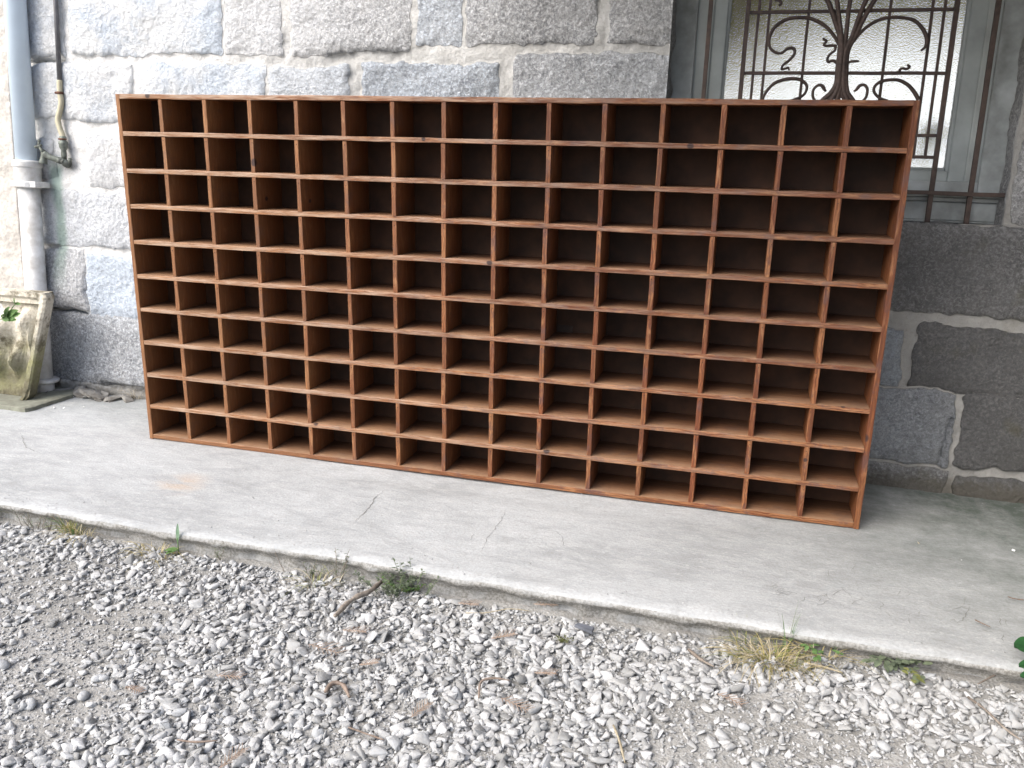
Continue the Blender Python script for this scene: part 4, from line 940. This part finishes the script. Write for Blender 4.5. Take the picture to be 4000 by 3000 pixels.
stick([(1270, 2700), (1300, 2665), (1340, 2670), (1365, 2720)], .0045, 'curled piece of brown bark in the gravel at lower left of the middle', 'bark', .016)
stick([(1870, 2725), (1880, 2660), (1930, 2650), (1990, 2660)], .0022, 'bent dark twig in the gravel left of the orange sprig', 'bark')
stick([(2690, 2530), (2740, 2570), (2790, 2600)], .0030, 'slightly curved pale twig left of the yellowing tuft', 'twig')
stick([(3150, 2600), (3220, 2620), (3290, 2640)], .0022, 'pale stalk below the clover', 'paledry')
stick([(3780, 2730), (3850, 2790), (3920, 2850), (3990, 2900)], .0022, 'long thin twig in the gravel at the right corner', 'twig')
stick([(2395, 2840), (2420, 2900), (2440, 2990)], .0020, 'thin pale twig near the bottom edge right of the middle', 'paledry')
stick([(1360, 2840), (1430, 2870), (1500, 2895)], .0018, 'thin reddish twig near the bottom left of the middle', 'bark')
stick([(690, 2880), (760, 2890), (850, 2885)], .0018, 'thin brown twig near the bottom at the left', 'bark')
stick([(3935, 2340), (3960, 2350), (4010, 2356)], .0014, 'short dark twig on the pavement at the right edge', 'bark', .054)
stick([(3806, 2432), (3835, 2445), (3868, 2458)], .0014, 'brown stalk lying on the pavement near the right edge', 'bark', .054)
stick([(3577, 2103), (3585, 2113), (3591, 2123)], .0016, 'tiny pale twig on the pavement right of the rack corner', 'paledry', .054)
q = [fl(x, y, GZ+.02)[:2] for x, y in ((2243, 2436), (2258, 2428), (2322, 2446), (2312, 2464))]
slabpoly('slate_chip', q, GZ+.012, GZ+.018, MT['slatechip'], 'flat dark blue grey slate chip on the gravel right of the middle', 'slate chip', jag=.0005)
mb = MB(); c = np.array(fl(2203, 2520, GZ)); 
for k_ in range(60):
    a = rng.random()*6.283; r = .016*rng.random()**.5; leaf(mb, c+(math.cos(a)*r, math.sin(a)*r*.8, .012), (rng.normal(), rng.normal(), 1), .008, .003, k=2)
mobj('moss_tuft', mb, MT['moss'], base=tuple(c), label='small dark green moss tuft in the gravel right of the middle', cat='moss')
def sprig(px, py, L, ang, label, m='rustsprig'):
    p = np.array(fl(px, py, GZ+.014)); p[2] = gz(p[0], p[1])+.016; d = np.array([math.cos(ang), math.sin(ang), .05]); mb = MB()
    mb.tube([p-d*L/2, p, p+d*L/2], .0008, 5)
    for k_ in range(14):
        t = -.5+k_/14; s = 1 if k_ % 2 else -1; aa = ang+s*.75
        mb.tube([p+d*L*t, p+d*L*t+np.array([math.cos(aa), math.sin(aa), .12+.2*rng.random()])*L*.42*(1-abs(t)*.8)], [.0009, .0005], 4)
    mobj('dry_sprig', mb, MT[m], base=tuple(p), label=label, cat='sprig', group='dry conifer sprigs in the gravel')
for a in [(1265, 2535, .075, -.2, 'rust coloured conifer sprig in the gravel at left of the middle'), (1385, 2465, .05, .1, 'faint reddish sprig below the stick'), (1440, 2590, .035, .5, 'small rusty sprig right of the large rust sprig'),
          (1965, 2468, .05, .6, 'rusty sprig in the gravel below the pavement middle'), (2130, 2625, .04, .2, 'orange brown sprig left of the moss tuft'), (1640, 2780, .045, 1.2, 'pale brown sprig near the bottom middle'),
          (2010, 2760, .06, -.4, 'tan sprig with long needles near the bottom middle'), (895, 2640, .05, .1, 'tan sprig lying flat at the left of the gravel'), (520, 2675, .04, -.2, 'straw coloured sprig at the lower left'), (905, 2960, .05, 1.3, 'brown sprig at the bottom left edge'),
          (2130, 2355, .05, .2, 'rust sprig right under the pavement edge'), (1830, 2352, .045, .1, 'thin rust sprig left of the long straw'), (2850, 2745, .05, -.5, 'reddish sprig below the yellowing tuft')]:
    sprig(*a)
# dry wisps of roots at the wall foot
tuft('dry_wisps', 535, 1560, 45, .05, .02, ['paledry', 'twig'], 'dry wispy roots hanging at the foot of the wall next to the rack', z=0, lean=1.0, cat='roots', group='dry roots', thick=.0007)

# ------------------------------------------------------------------ added wall and roof, out of frame, to shade the right end
mb = MB(); mb.box((2.68, -1.3, -.1), (3.0, .30, 3.0)); mobj('shade_wall', mb, MT['plaster'], base=(2.92, -.5, -.1), label='added unseen wall that shades the right end of the pavement', cat='wall')
mb = MB(); mb.box((.78, -1.2, 1.85), (3.2, .60, 1.92)); mobj('shade_roof', mb, MT['twig'], base=(2.4, 0, 2.25), label='added unseen roof slab that shades the window end of the wall', cat='roof')

# ------------------------------------------------------------------ light
w = bpy.data.worlds.new('World'); bpy.context.scene.world = w; w.use_nodes = True; nt = w.node_tree
sky = nt.nodes.new('ShaderNodeTexSky'); sky.sky_type = 'NISHITA'; sky.sun_disc = False
EL, AZ = 43, -42            # from the left and in front of the wall
dirv = Vector((math.sin(R_(AZ))*math.cos(R_(EL)), -math.cos(R_(AZ))*math.cos(R_(EL)), math.sin(R_(EL))))
sky.sun_elevation = R_(EL); sky.sun_rotation = math.atan2(dirv.x, dirv.y); sky.dust_density = 4; sky.ozone_density = 1
nt.links.new(sky.outputs[0], nt.nodes['Background'].inputs[0]); nt.nodes['Background'].inputs[1].default_value = .15
s = bpy.data.lights.new('sun', 'SUN'); s.energy = 2.3; s.angle = R_(55); s.color = (1, 1, .995)
so = bpy.data.objects.new('sun', s); C.objects.link(so); so.rotation_euler = dirv.to_track_quat('Z', 'Y').to_euler(); so.location = (0, 0, 5)
sc = bpy.context.scene
sc.view_settings.view_transform = 'Standard'; sc.view_settings.look = 'None'; sc.view_settings.gamma = 1; sc.view_settings.exposure = .9
sc.cycles.max_bounces = 8; sc.cycles.diffuse_bounces = 4; sc.cycles.transmission_bounces = 6; sc.cycles.caustics_reflective = False; sc.cycles.caustics_refractive = False
sc.cycles.sample_clamp_indirect = 4
